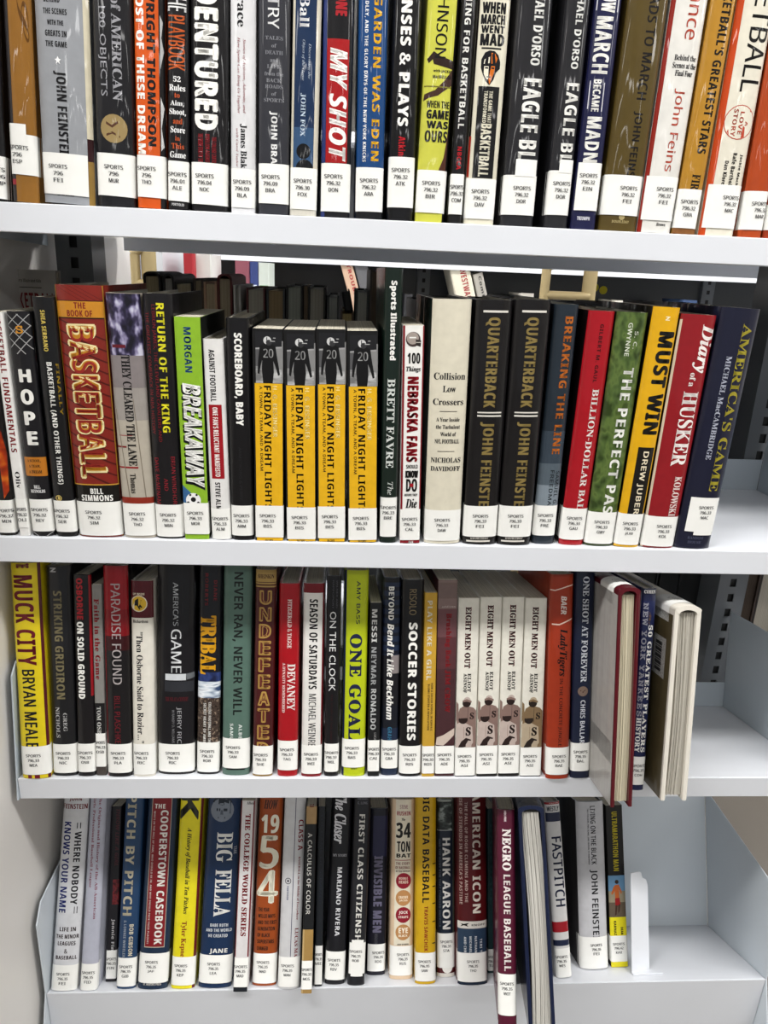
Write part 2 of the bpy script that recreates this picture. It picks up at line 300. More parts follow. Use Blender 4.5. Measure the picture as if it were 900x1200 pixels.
# ---- second shelf
b('E', (-110, -38, 250), (-14, 66, 1070), '1a1616', (935, 1055, '796.32', 'MEN'), 'black hardback with a glowing orange streak at the left edge', [
  G_([(.55, 700), (.8, 660), (.98, 760), (.9, 900), (.6, 930)], photo('flame', ['3a0c06', 'a03008', 'd87820'], (40, 40, 60)))], lu=.6)
b('E', (-34, 6, 240), (68, 117, 1070), 'e6e5e2', (930, 1035, '796.32', 'OLI'), 'slim white volume with dark red capitals beside a lattice patterned one', [
  T('BASKETBALL FUNDAMENTALS', -60, 758, .25, .8, 'a01824', 'b'), T('Oliv', 830, 892, .3, .75, '1a1a1a', 's')], pb=True)
b('E', (10, 112, 238), (119, 201, 1075), '1d1c20', (932, 1050, '796.32', 'REY'), 'black hardback with a white diagonal lattice and spaced white letters', [
  G_([(.02, 246), (.06, 246), (.98, 330), (.98, 334)], 'a8a8a8'), G_([(.02, 290), (.04, 288), (.98, 374), (.98, 378)], 'a8a8a8'), G_([(.02, 334), (.04, 332), (.7, 394), (.66, 395)], 'a8a8a8'), G_([(.45, 246), (.5, 246), (.98, 288), (.98, 292)], 'a8a8a8'),
  G_([(.98, 246), (.94, 246), (.02, 330), (.02, 334)], 'a8a8a8'), G_([(.98, 290), (.96, 288), (.02, 374), (.02, 378)], 'a8a8a8'), G_([(.98, 334), (.96, 332), (.3, 394), (.34, 395)], 'a8a8a8'), G_([(.55, 246), (.5, 246), (.02, 288), (.02, 292)], 'a8a8a8'),
  H('S', 290, 318, .38, .66, 'd0902c', 'm'), H('H', 452, 498, .3, .76, 'f0efea', 'x'), H('O', 526, 580, .28, .76, 'f0efea', 'x'), H('P', 608, 656, .32, .74, 'f0efea', 'x'), H('E', 682, 730, .34, .74, 'f0efea', 'x'),
  R_(776, 846, .02, .98, 'c47a24'), H('A SCHOOL,', 784, 796, .2, .78, '201810', 's'), H('A TEAM,', 804, 816, .24, .74, '201810', 's'), H('A DREAM', 824, 836, .22, .78, '201810', 's'), H('BILL', 880, 892, .36, .64, 'e8e8e8', 's'), H('REYNOLDS', 896, 908, .2, .82, 'e8e8e8', 's'),
  G_([(.0, 1052), (.05, 1052), (.5, 1075), (.44, 1075)], 'a8a8a8'), G_([(1, 1052), (.95, 1052), (.5, 1075), (.56, 1075)], 'a8a8a8')])
b('E', (112, 198, 185), (205, 286, 1075), '19191b', (937, 1052, '796.32', 'SER'), 'black hardback with a yellow author line and small gold roundel', [
  T('SHEA SERRANO', 232, 384, .36, .56, 'd8c05c', 'b'), T('BASKETBALL (AND OTHER THINGS)', 425, 876, .36, .64, 'f0efea', 'b'), C_(.33, 928, 11, 'c8b060'), C_(.33, 928, 8, '19191b'), H('A', 922, 934, .28, .38, 'c8b060'), T('FINALLY', 430, 620, .8, .92, 'a88820')], lu=.4)
b('E', (192, 374, 140), (291, 452, 1080), '8c2a20', (942, 1066, '796.32', 'SIM'), 'large dark red striped hardback with gold outlined capitals', [
  G_([(u, 140), (u + .012, 140), (u + .55, 195), (u + .538, 195)], '4c1410') for u in (0, .15, .3, .44)] + [
  x for j in range(14) for x in [G_([(.02, 262 + j * 42), (.98, 340 + j * 42), (.98, 346 + j * 42), (.02, 268 + j * 42)], '5c1a14')]] + [
  R_(140, 196, .0, .012, '8c2a20'), R_(196, 262, 0, 1, 'cc8a28'), R_(196, 199, 0, 1, '201410'), R_(259, 263, 0, 1, '201410'), H('THE', 203, 226, .4, .64, '8c2a20', 'b'), H('BOOK OF', 232, 256, .24, .76, '8c2a20', 'b'),
  R_('top', 'bot', 0, .02, 'b88828'), R_('top', 'bot', .985, 1, 'b88828'),
  T('BASKETBALL', 288, 852, .2, .8, 'e8d8a0', 'x'), T('BASKETBALL', 293, 847, .225, .775, 'c88828', 'b'), T('BASKETBALL', 300, 840, .25, .75, 'a83028', 'r'),
  R_(878, 945, .0, 1, '17140f'), R_(876, 880, 0, 1, 'cc9a38'), H('BILL', 892, 912, .38, .66, 'f0efea', 'b'), H('SIMMONS', 916, 938, .16, .86, 'f0efea', 'b')], lu=.4, D=.16)
b('E', (382, 516, 170), (460, 577, 1088), 'b4ac9e', (948, 1066, '796.32', 'THO'), 'hardback showing a blurred crowd above a pale wooden court', [
  R_(170, 400, 0, 1, photo('crowd', ['16141e', '242034', '3a3450', '8a84a4', 'c0c0d0'], (110, 110, 70))), R_(400, 520, 0, 1, '8c8484'), R_(520, 640, 0, 1, 'a09a94'),
  R_(360, 372, .1, .5, '70202c'), R_(736, 742, .0, .3, '8c2028'), R_(812, 818, 0, .62, 'a02028'), R_(695, 698, .1, .5, 'a85050'), R_(925, 948, 0, 1, '98301f'), G_([(.05, 600), (.07, 600), (.3, 925), (.27, 925)], '8a8070'), G_([(.6, 560), (.62, 560), (.8, 925), (.77, 925)], '8a8070'),
  T('THEY CLEARED THE LANE', 398, 808, .34, .6, '1e1c1c', 's'), T('Thomas', 838, 910, .34, .52, '3c3834', 's')])
b('E', (520, 642, 172), (579, 681, 1085), '1a181b', (952, 1070, '796.32', 'WIN'), 'black hardback with a tall yellow title and dull red lines', [
  T('RETURN OF THE KING', 206, 684, .46, .72, 'e8e02c', 'b'), T('LEBRON JAMES, THE CLEVELAND CAVALIERS AND', 212, 720, .28, .42, '8c2028', 'r'), T('THE GREATEST COMEBACK IN NBA HISTORY', 240, 692, .08, .2, '8c2028', 'r'),
  T('BRIAN WINDHOR', 775, 950, .68, .82, '9c2430', 'r'), T('AND', 856, 900, .4, .54, '9c2430', 'r'), T('DAVE McMENAM', 780, 950, .1, .24, '9c2430', 'r')])
b('F', (-57, 46, 258), (-9, 80, 1086), '8cb82c', (945, 1060, '796.33', 'MOR'), 'lime green volume with slanted white capitals and a football', [
  T('MORGAN', 295, 462, .34, .62, '2c5a8c', 'b'), T('BREAKAWAY', 510, 896, .14, .92, '16181c', 'B'), T('BREAKAWAY', 504, 886, .2, .9, 'f2f2ee', 'B'), G_([(0, 880), (.3, 905), (.6, 945), (0, 945)], '3c6ca0'),
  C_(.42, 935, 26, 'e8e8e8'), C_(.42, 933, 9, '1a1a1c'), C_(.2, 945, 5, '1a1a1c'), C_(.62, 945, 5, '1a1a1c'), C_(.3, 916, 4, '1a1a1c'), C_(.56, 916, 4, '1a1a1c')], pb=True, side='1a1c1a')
b('F', (50, 132, 340), (90, 161, 1095), 'dedddb', (966, 1080, '796.33', 'ALM'), 'narrow white hardback with a red rectangular band', [
  T('AGAINST FOOTBALL', 378, 570, .28, .56, '1e1c1e', 'b'), R_(582, 856, .16, .8, 'a81824'), T('ONE FAN\'S RELUCTANT MANIFESTO', 592, 848, .34, .6, 'f0eae6', 'b'), T('STEVE ALM', 870, 970, .3, .56, '1e1c1e', 'b')])
b('F', (134, 232, 262), (163, 244, 1095), '161517', (955, 1066, '796.33', 'ARM'), 'plain black hardback with short heavy white capitals', [
  T('SCOREBOARD, BABY', 318, 658, .3, .66, 'f0efea', 'x'), T('ARMSTRONG & PERRY', 740, 935, .42, .55, '2c2c2e', 'r')])
def lights(xl, xr, yt, bl, br, yb, dy, side):
    el = [R_('top', 500 + dy, 0, 1, '121214'), R_(345 + dy, 502 + dy, .1, 1, '8c8c8c'), R_(345 + dy, 440 + dy, .1, .22, '5c5c5e'), R_(312 + dy, 372 + dy, .1, .96, '1e1e22'), G_([(.1, 372 + dy), (.96, 366 + dy), (.96, 372 + dy), (.1, 378 + dy)], 'a0a0a0'),
          R_(450 + dy, 502 + dy, .1, .96, photo('turf', ['6c6c6c', '9a9a9a', 'b8b8b8'], (60, 60, 200), 'p')),
          G_([(.24, 365 + dy), (.36, 356 + dy), (.62, 356 + dy), (.76, 366 + dy), (.8, 400 + dy), (.86, 440 + dy), (.9, 470 + dy), (.84, 474 + dy), (.74, 436 + dy), (.68, 420 + dy), (.7, 460 + dy), (.66, 502 + dy), (.34, 502 + dy), (.3, 450 + dy), (.32, 415 + dy), (.26, 440 + dy), (.22, 470 + dy), (.16, 466 + dy), (.18, 420 + dy)], '0c0c0e'),
          C_(.49, 344 + dy, 15, 'c8c8c8'), C_(.54, 352 + dy, 11, '3a3a3c'), R_(332 + dy, 346 + dy, .46, .49, '3a3a3c'), R_(345 + dy, 348 + dy, .58, .74, 'b0b0b0'), R_(333 + dy, 336 + dy, .68, .76, 'b0b0b0'),
          H('20', 375 + dy, 408 + dy, .36, .68, 'a8a8a8', 'r'),
          R_(503 + dy, 'bot', .06, .98, 'e2ae18'), T('H. G. BISSINGER', 512 + dy, 700 + dy, .66, .8, 'f4e4a0', 'q'), T('FRIDAY NIGHT LIGHTS', 512 + dy, 968 + dy, .36, .6, '1c1814', 'b'), T('A TOWN, A TEAM, AND A DREAM', 514 + dy, 826 + dy, .2, .31, '1c1814', 'q'),
          H('DA CAPO', 1079 + dy * .3, 1087 + dy * .3, .36, .62, '1c1814')]
    b('F', (xl, xr, yt), (bl, br, yb), '141416', (955 + dy * .8, 1072 + dy * .8, '796.33', 'BIS', .02, 1), side + ' of four matching yellow paperbacks with a helmeted player', el, pb=True, group='matching yellow paperbacks on the second shelf', lu=.45)
lights(238, 352, 302, 249, 356, 1099, 0, 'first from left')
lights(354, 472, 306, 366, 474, 1104, 8, 'second from left')
lights(474, 586, 304, 480, 582, 1098, 4, 'third from left')
lights(588, 704, 310, 592, 700, 1103, 12, 'fourth from left')
b('G', (38, 103, 75), (9, 82, 1112), '17261f', (925, 1070, '796.33', 'BRE'), 'tall dark green hardback with white serif capitals reading down', [
  T('Sports Illustrated', 124, 416, .28, .7, 'f0efea', 'x'), T('BRETT FAVRE', 486, 816, .26, .72, 'e0e4e0', 's'), T('The', 868, 915, .4, .74, 'd8dcd8', 'e')], D=.17)
b('G', (96, 186, 290), (90, 162, 1112), 'e9e8e4', (968, 1082, '796.33', 'CAL'), 'small white paperback with red edges and a sketched football helmet', [
  R_('top', 'bot', 0, .1, '8c1220'), R_('top', 'bot', .94, 1, '8c1220'), C_(.48, 340, 28, '4c3c3a'), C_(.46, 336, 23, 'a89c94'), G_([(.6, 340), (.86, 344), (.84, 368), (.62, 362)], '302826'), R_(350, 353, .62, .84, 'c0b8b0'), R_(331, 336, .3, .62, 'e9e8e4'),
  H('100', 390, 430, .24, .82, '1a1818', 'b'), H('Things', 440, 464, .18, .86, '1a1818', 'E'), T('NEBRASKA FANS', 480, 792, .26, .78, 'a01424', 'x'), H('SHOULD', 804, 818, .26, .82, '1a1818', 'q'), H('KNOW', 826, 852, .24, .84, '1a1818', 'x'), H('DO', 856, 904, .28, .8, '1a1818', 'b'), C_(.54, 880, 7, 'b01424'), H('BEFORE THEY', 911, 920, .2, .84, '1a1818', 'b'), H('Die', 930, 964, .26, .82, '1a1818', 'E'),
  R_(1082, 'bot', 0, 1, '8c1220'), H('N', 1086, 1098, .45, .66, 'e8e4e0', 'x')], pb=True)
b('G', (212, 362, 192), (180, 312, 1110), 'd6d0bd', (972, 1085, '796.33', 'DAW'), 'wide cream hardback with centred black serif words and rules', [
  H(s, y0, y1, a, c, '2a2a2c', st) for s, y0, y1, a, c, st in [('Collision', 464, 490, .1, .92, 's'), ('Low', 512, 536, .34, .68, 's'), ('Crossers', 560, 584, .1, .9, 's'), ('A Year Inside', 630, 645, .2, .82, 's'), ('the Turbulent', 657, 672, .2, .84, 's'), ('World of', 684, 699, .32, .74, 's'), ('NFL FOOTBALL', 710, 726, .18, .84, 's'), ('NICHOLAS', 778, 797, .1, .9, 's'), ('DAVIDOFF', 810, 828, .1, .9, 's')]] + [
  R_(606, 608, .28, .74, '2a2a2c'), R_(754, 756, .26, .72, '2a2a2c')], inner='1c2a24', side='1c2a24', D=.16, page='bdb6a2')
def quarter(xl, xr, yt, bl, br, yb, dx, side):
    b('G', (xl, xr, yt), (bl, br, yb), '1b191a', (957, 1071, '796.33', 'FEI'), side + ' of two matching black hardbacks with tall gold capitals', [
      R_(233, 241, .2, .88, 'd8d4cc'), T('QUARTERBACK', 260, 592, .28, .68, '94804a', 'b'), R_(609, 614, .2, .88, 'd8d4cc'), R_(621, 627, .2, .88, 'd8d4cc'), T('JOHN FEINSTE', 648, 956, .3, .7, '94804a', 'b'),
      H('DOUBLEDAY', 1074, 1080, .22, .74, 'c8c4bc'), R_(1084, 1090, .1, .8, 'd8d4cc')], group='matching black and gold hardbacks on the second shelf')
quarter(376, 512, 195, 320, 450, 1107, 0, 'left')
quarter(520, 656, 195, 452, 574, 1107, 0, 'right')
b('G', (668, 756, 212), (574, 668, 1098), '28323c', (955, 1066, '796.33', 'FRE'), 'slate blue hardback with an orange title, greying towards its foot', [
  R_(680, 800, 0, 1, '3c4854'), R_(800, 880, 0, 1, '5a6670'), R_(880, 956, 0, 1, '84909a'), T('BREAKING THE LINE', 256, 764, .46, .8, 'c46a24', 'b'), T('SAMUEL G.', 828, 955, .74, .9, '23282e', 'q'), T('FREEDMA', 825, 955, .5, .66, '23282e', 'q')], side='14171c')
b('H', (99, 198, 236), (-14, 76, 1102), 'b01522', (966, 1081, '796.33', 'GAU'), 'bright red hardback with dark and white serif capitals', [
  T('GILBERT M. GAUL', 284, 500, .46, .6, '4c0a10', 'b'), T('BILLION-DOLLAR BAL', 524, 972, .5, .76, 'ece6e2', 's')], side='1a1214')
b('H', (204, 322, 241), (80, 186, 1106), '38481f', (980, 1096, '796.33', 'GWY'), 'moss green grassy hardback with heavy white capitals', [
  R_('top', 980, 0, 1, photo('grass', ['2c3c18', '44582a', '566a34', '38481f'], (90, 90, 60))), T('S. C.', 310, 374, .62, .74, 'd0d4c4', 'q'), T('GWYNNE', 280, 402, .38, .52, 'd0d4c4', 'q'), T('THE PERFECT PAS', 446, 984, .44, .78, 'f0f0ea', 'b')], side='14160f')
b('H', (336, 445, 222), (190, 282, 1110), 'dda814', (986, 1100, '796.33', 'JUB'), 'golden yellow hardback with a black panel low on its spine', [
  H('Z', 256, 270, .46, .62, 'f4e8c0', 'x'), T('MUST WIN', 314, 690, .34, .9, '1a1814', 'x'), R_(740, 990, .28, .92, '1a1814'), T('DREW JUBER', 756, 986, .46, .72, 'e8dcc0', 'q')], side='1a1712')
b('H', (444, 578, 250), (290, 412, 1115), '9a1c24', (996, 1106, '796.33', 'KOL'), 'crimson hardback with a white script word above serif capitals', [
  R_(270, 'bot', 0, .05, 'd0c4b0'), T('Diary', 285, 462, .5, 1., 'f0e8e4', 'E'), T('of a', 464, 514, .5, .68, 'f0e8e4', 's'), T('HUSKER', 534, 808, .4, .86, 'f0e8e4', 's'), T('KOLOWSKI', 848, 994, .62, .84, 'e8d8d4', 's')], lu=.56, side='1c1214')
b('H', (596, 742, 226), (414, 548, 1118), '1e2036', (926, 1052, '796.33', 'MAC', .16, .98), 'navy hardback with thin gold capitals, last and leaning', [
  T('AMERICA\'S GAME', 282, 902, .58, .84, 'a89c30', 's'), T('MICHAEL MacCAMBRIDGE', 404, 786, .32, .46, 'b0b4c4', 's'), H('RANDOM', 1070, 1080, .28, .72, '50546c', 's'), H('HOUSE', 1086, 1096, .3, .68, '50546c', 's')], D=.16, tabs=((.4, .95, 1040, 1064),), lu=.62)

# ---- third shelf
b('I', (32, 176, 75), (93, 224, 1024), 'dcc61c', (880, 1004, '796.33', 'MEA'), 'bright yellow hardback with dark red capitals, first', [
  R_('top', 'bot', .92, 1, '5c1020'), T('THE', -30, 94, .24, .66, '7c1424', 'x'), T('MUCK CITY', 130, 524, .1, .76, '7c1424', 'b'), T('BRYAN MEALE', 545, 886, .24, .66, '1a1814', 'q'), R_(1005, 'bot', .24, .38, '7c1424'), R_(1005, 'bot', .48, .66, '7c1424')], h=.24)
b('I', (184, 312, 80), (226, 338, 1011), '1e1e21', (870, 996, '796.33', 'NIC'), 'black hardback with khaki stencil capitals', [
  H('Z', 96, 114, .22, .44, 'b0b0b0', 'x'), T('STRIKING GRIDIRON', 198, 672, .3, .64, '8c8260', 'b'), T('GREG', 734, 814, .52, .68, 'b8b8b8', 's'), T('NICHOLS', 708, 842, .22, .38, 'b8b8b8', 's')], h=.236)
b('I', (314, 398, 128), (340, 418, 1012), '191619', (868, 992, '796.33', 'OSB'), 'thin black hardback with one red word above white block capitals', [
  R_(128, 660, .88, 1, 'a01420'), T('OSBORNE', 142, 322, .22, .56, 'b81c28', 'x'), T('ON SOLID GROUND', 334, 670, .2, .56, 'f0efea', 'x')])
b('I', (400, 446, 170), (424, 467, 1008), '8e8c88', (822, 968, '796.33', 'OSB'), 'very thin grey paperback with red blackletter style words', [
  R_(690, 825, 0, 1, '1a181a'), T('Faith in the Game', 232, 586, .2, .68, 'a8202c', 'S'), T('TOM OSB', 706, 824, .2, .62, 'e8e8e4', 's'), R_(968, 'bot', 0, 1, '4c4440')], pb=True)
b('I', (448, 557, 95), (470, 579, 1018), '1b191b', (870, 996, '796.33', 'PLA'), 'hardback fading from red at the top to black', [
  R_('top', 280, 0, 1, 'a01420'), R_(280, 396, 0, 1, '8c101a'), R_(396, 460, 0, 1, '3c1014'), R_('top', 'bot', 0, .05, 'a8202c'), T('PARADISE FOUND', 166, 608, .32, .7, 'b8b0b0', 'r'), T('BILL PLASCHKE', 660, 868, .36, .6, '84202c', 'r')], h=.238)
b('I', (568, 672, 154), (584, 680, 1014), 'dad6cb', (870, 1003, '796.33', 'RIC'), 'cream hardback with a maroon top and a yellow round emblem', [
  R_('top', 316, 0, 1, '5c1420'), C_(.38, 253, 36, 'e4d9c0'), C_(.38, 253, 32, 'd8b030'), G_([(.2, 240), (.34, 230), (.5, 238), (.44, 256), (.54, 268), (.4, 280), (.3, 262), (.18, 262)], '1a1614'), H('UP INSIDE', 206, 216, .12, .64, 'e4d9c0', 'b'), H('Richardson', 324, 338, .1, .78, '3a3634', 's'),
  T('"Then Osborne Said to Rozier..."', 378, 866, .24, .54, '26242a', 's')], lu=.4)
b('I', (688, 852, 95), (688, 856, 1004), '1a191d', (870, 992, '796.33', 'RIC'), 'wide black hardback with a pale strip across its middle', [
  T('AMERICA\'S', 160, 350, .44, .58, 'b8bcc0', 'r'), T('GAME', 366, 556, .38, .66, 'e0e2e4', 'r'), R_(562, 590, .22, .78, 'c8ccd0'), G_([(.78, 562), (.99, 556), (1, 580), (.8, 588)], '6c7074'), R_(595, 640, .2, .98, '34363c'), H('THE NFL AT A CENTURY', 664, 682, .22, .84, '5c1c24', 's'),  # pale strip with a grey end, darker grey band below it
  T('JERRY RIC', 708, 868, .52, .66, 'b4b4b8', 'r'), T('W RANDY O. WILLIAMS', 720, 866, .4, .47, '8c8c90', 'r')], h=.24, lu=.42)
b('J', (50, 150, 95), (34, 140, 1004), '191a20', (862, 992, '796.33', 'ROB'), 'dark stadium photograph hardback with a yellow slab serif title', [
  R_(555, 600, 0, 1, photo('night sky', ['141c3c', '2c3c70', '1c2850'], (60, 60, 60))), R_(596, 668, 0, 1, photo('floodlit stand', ['34486c', 'b8c4d0', 'e4e8ec', '7c8ca0'], (40, 40, 160))), R_(668, 866, 0, 1, photo('audience', ['1e1816', '4a3c34', '2c2420', '8a7868'], (300, 300, 300))),
  T('DIANE', 150, 240, .66, .8, '801c24', 'b'), T('ROBERTS', 120, 262, .28, .42, '801c24', 'b'), T('TRIBAL', 308, 562, .12, .78, 'd89c18', 'S'), T('COLLEGE FOOTBALL AND THE', 686, 866, .5, .62, 'd8d8d4', 'b'), T('SECRET HEART OF AMER', 690, 868, .28, .4, 'd8d8d4', 'b')], h=.238)
b('J', (158, 281, 85), (147, 272, 1008), '5b776c', (845, 976, '796.33', 'SAM'), 'sage green hardback with tall thin black capitals', [
  T('NEVER RAN, NEVER WILL', 116, 742, .34, .7, '1e2422', 'q'), T('ALBE', 784, 848, .6, .72, 'd8e0dc', 'b'), T('SAMU', 780, 852, .28, .4, 'd8e0dc', 'b'), R_(974, 984, .16, .84, '16181a')], h=.24, lu=.4)
b('J', (300, 388, 105), (276, 378, 1012), '501a1c', (878, 1003, '796.33', 'SHE'), 'maroon hardback with gold letters stacked upright one by one', [
  R_('top', 158, 0, 1, 'b09050'), H('SHEINKIN', 124, 142, .1, .9, '3c1a18', 's'), R_(161, 168, 0, 1, 'b09050'), R_(174, 181, 0, 1, 'b09050')] + [
  x for i, ch in enumerate('UNDEFEATED') for x in (H(ch, 196 + i * 74, 256 + i * 74, .24, .78, 'b8924c', 'x'), H(ch, 202 + i * 74, 250 + i * 74, .3, .72, '70302a', 'r'))][:20] + [R_(1000, 'bot', 0, 1, '94743c')], lu=.4)
b('J', (403, 492, 166), (388, 486, 1012), 'b0141f', (855, 984, '796.33', 'TAG'), 'scarlet hardback with a white serif title beside small subtitle', [
  T('FITZGERALD & TAGGE', 234, 448, .42, .64, 'ecdcd8', 's'), T('DEVANEY', 518, 722, .44, .84, 'f0e8e4', 's'), T('A DYNASTY REMEMBERED', 514, 732, .2, .34, 'ecdcd8', 's')])
b('J', (510, 601, 165), (493, 592, 1014), 'dedcd8', (875, 1000, '796.33', 'WEI'), 'white hardback with a dark red cap band', [
  R_('top', 206, 0, 1, '7c1420'), R_(206, 'bot', .93, 1, '7c1420'), T('SEASON OF SATURDAYS', 234, 628, .3, .7, '1e1c1e', 'b'), T('MICHAEL WEINRE', 650, 880, .32, .68, '1e1c1e', 'r'), R_(1000, 'bot', 0, 1, '8c1420')])
b('J', (612, 676, 132), (597, 664, 1012), '19181b', (868, 991, '796.33', 'WIL'), 'slim black hardback with very thin white capitals', [
  T('WILNER AND', 150, 272, .66, .76, '606066', 'r'), T('RAPPOPORT', 150, 275, .4, .5, '606066', 'r'), T('ON THE CLOCK', 288, 638, .24, .68, 'd8d8d8', 'n'), T('THE STORY OF THE DRAFT', 650, 864, .4, .52, '401418', 'r')])
b('J', (692, 797, 108), (676, 778, 1012), 'b6c41a', (848, 972, '796.33', 'BAS'), 'acid yellow green hardback with navy wide capitals', [
  R_('top', 'bot', 0, .08, '20284c'), T('AMY BASS', 154, 342, .5, .66, '22263c', 'q'), T('ONE GOAL', 388, 850, .26, .76, '22284c', 'S'), H('HACHETTE', 974, 981, .4, .66, '22263c')], lu=.42)
b('J', (800, 856, 250), (790, 840, 1012), '191a1d', (852, 988, '796.33', 'CAI'), 'short thin black paperback with three stacked white surnames', [
  T('MESSI', 278, 422, .16, .62, 'e8e8e6', 'b'), T('NEYMAR', 444, 610, .16, .6, 'b0b2b4', 'b'), T('RONALDO', 628, 806, .18, .64, 'd0d2d2', 'b'), T('LUCA', 820, 852, .5, .7, 'a0a0a0', 'b')], pb=True)
b('K', (37, 113, 140), (21, 100, 1008), '23304a', (853, 976, '796.33', 'GRA'), 'dark blue banded hardback with bold italic white lettering', [
  R_(140, 160, 0, 1, '16181c')] + [R_(y, y + 16, 0, 1, '141a28') for y in range(180, 470, 40)] + [R_(480, 700, 0, 1, '1a1a20'), R_(480, 560, .5, 1, '8c8484'), R_(700, 800, 0, 1, '161a24'),
  T('BEYOND', 178, 324, .3, .62, 'f0efea', 'b'), T('Bend It Like Beckham', 342, 762, .26, .66, 'f0efea', 'B'), T('GRAH', 795, 852, .36, .6, '3c7ca0', 'b')])
b('K', (118, 216, 150), (102, 200, 1014), '161517', (878, 999, '796.33', 'RIS'), 'black hardback with extra heavy white capitals near a slim gold one', [
  T('RISOLO', 190, 302, .34, .66, '8c7c5c', 'r'), T('SOCCER STORIES', 338, 852, .34, .72, 'f2f1ec', 'x')])
b('K', (218, 273, 206), (203, 258, 1014), 'c69c34', (878, 998, '796.33', 'ROS'), 'slim mustard paperback with white capitals', [
  T('PLAY LIKE A GIRL', 240, 588, .22, .62, 'f2ecd8', 'b'), T('HOW A SOCCER SCHOOL IN KENYA\'S', 602, 810, .62, .78, '3c2c18', 'b'), T('SLUMS STARTED A REVOLUTION', 606, 808, .36, .52, '3c2c18', 'b')], pb=True)
b('K', (274, 364, 150), (262, 344, 1012), '4c2c30', (877, 998, '796.35', 'ADE'), 'dusky mauve paperback with red lettering and a pale hand', [
  R_('top', 276, 0, 1, '8a7470'), R_(276, 400, 0, 1, '744c50'), R_(400, 540, 0, 1, '5c3438'), R_(160, 230, 0, 1, '7c6864'), H('addison', 262, 270, .2, .9, 'c8b8b4'), T('Brushing Back JIM CROW', 296, 730, .38, .72, 'a0242c', 'S'),
  G_([(.0, 872), (.05, 840), (.4, 830), (.98, 800), (.98, 830), (.6, 862), (.4, 876)], 'c8b8ac')], pb=True)
def eight(xl, xr, yt, bl, br, yb, dy, side, ph):
    Y = lambda v: v + dy
    sk, dk, md = ph
    b('K', (xl, xr, yt), (bl, br, yb), 'dad7cc', (Y(880), Y(1003), '796.35', 'ASI'), side + ' of four matching off-white paperbacks picturing two sepia ballplayers', [
      T('EIGHT MEN OUT', Y(264), Y(532), .34, .62, '7a1c24', 'S'), T('EIGHT MEN OUT', Y(264), Y(532), .36, .6, '2a1416', 's'), T('ELIOT', Y(556), Y(636), .52, .68, '26221f', 'S'), T('ASINOF', Y(556), Y(640), .32, .48, '26221f', 'S'),
      G_([(.0, Y(680)), (.1, Y(690)), (.12, Y(740)), (.0, Y(770))], md), G_([(.04, Y(750)), (.16, Y(710)), (.36, Y(698)), (.62, Y(700)), (.84, Y(706)), (.98, Y(720)), (1, Y(880)), (.02, Y(880))], md),
      C_(.5, Y(686), 18, dk), C_(.52, Y(674), 15, sk), C_(.51, Y(690), 14, dk), G_([(.3, Y(681)), (.3, Y(674)), (.5, Y(668)), (.74, Y(676)), (.74, Y(684)), (.5, Y(679))], md),
      R_(Y(700), Y(770), .56, .575, dk), H('S', Y(728), Y(756), .68, .86, dk, 'S'), G_([(.0, Y(780)), (.14, Y(772)), (.4, Y(770)), (.8, Y(790)), (.86, Y(860)), (.7, Y(880)), (.04, Y(880))], sk),
      C_(.34, Y(758), 19, dk), C_(.33, Y(742), 16, md), C_(.36, Y(762), 15, dk), G_([(.06, Y(752)), (.2, Y(742)), (.5, Y(744)), (.56, Y(751)), (.3, Y(752))], md), R_(Y(790), Y(840), .38, .395, md), H('S', Y(792), Y(828), .5, .72, dk, 'S'),
      G_([(.16, Y(862)), (.5, Y(838)), (.76, Y(846)), (.7, Y(872)), (.36, Y(880)), (.14, Y(880))], dk), G_([(.5, Y(868)), (.62, Y(850)), (.8, Y(852)), (.78, Y(880)), (.5, Y(880))], sk), G_([(.0, Y(836)), (.12, Y(846)), (.3, Y(850)), (.14, Y(876)), (0, Y(876))], sk),
      R_(Y(1002), 'bot', 0, 1, '1a1818')], pb=True, group='matching off-white paperbacks on the third shelf', lu=.45)
PH = [('bcaca4', '2c1c1a', '8c726a'), ('b8aca0', '2a1e1a', '86706a')]
eight(367, 458, 230, 347, 438, 1020, 4, 'first from left', PH[0])
eight(463, 557, 226, 443, 533, 1018, -4, 'second from left', PH[0])
eight(562, 655, 226, 538, 629, 1018, -6, 'third from left', PH[0])
eight(660, 757, 230, 634, 725, 1015, 4, 'fourth from left', ('b4a48c', '2a201a', '866e50'))
b('K', (772, 874, 126), (748, 856, 1026), 'a8381c', (885, 1004, '796.35', 'BAE'), 'burnt orange hardback with black script lettering', [
  G_([(.02, 190), (.2, 192), (.7, 176), (.98, 170), (.98, 175), (.7, 181), (.2, 197), (.02, 195)], 'e4c8b8'), G_([(.1, 340), (.4, 342), (.98, 318), (.98, 324), (.4, 348), (.1, 346)], 'e4c8b8'), T('BAER', 220, 300, .46, .7, 'e8dcd4', 'B'),
  T('LadyTigers', 364, 572, .36, .78, '1c1412', 'E'), T('IN THE CONCRETE JUNGLE', 582, 880, .44, .62, '1c1412', 'r')], lu=.52)
b('L', (57, 146, 112), (34, 118, 1022), '1e2640', (865, 988, '796.35', 'BAL'), 'navy hardback with thin white serif capitals and a small baseball', [
  T('ONE SHOT AT FOREVER', 134, 598, .36, .68, 'd8dce4', 's'), C_(.5, 638, 22, '8a7468'), G_([(.36, 632), (.5, 640), (.62, 630), (.62, 634), (.5, 645), (.36, 637)], '58302a'), T('CHRIS BALLAR', 678, 866, .4, .64, 'd8dce4', 'q')], lu=.46)
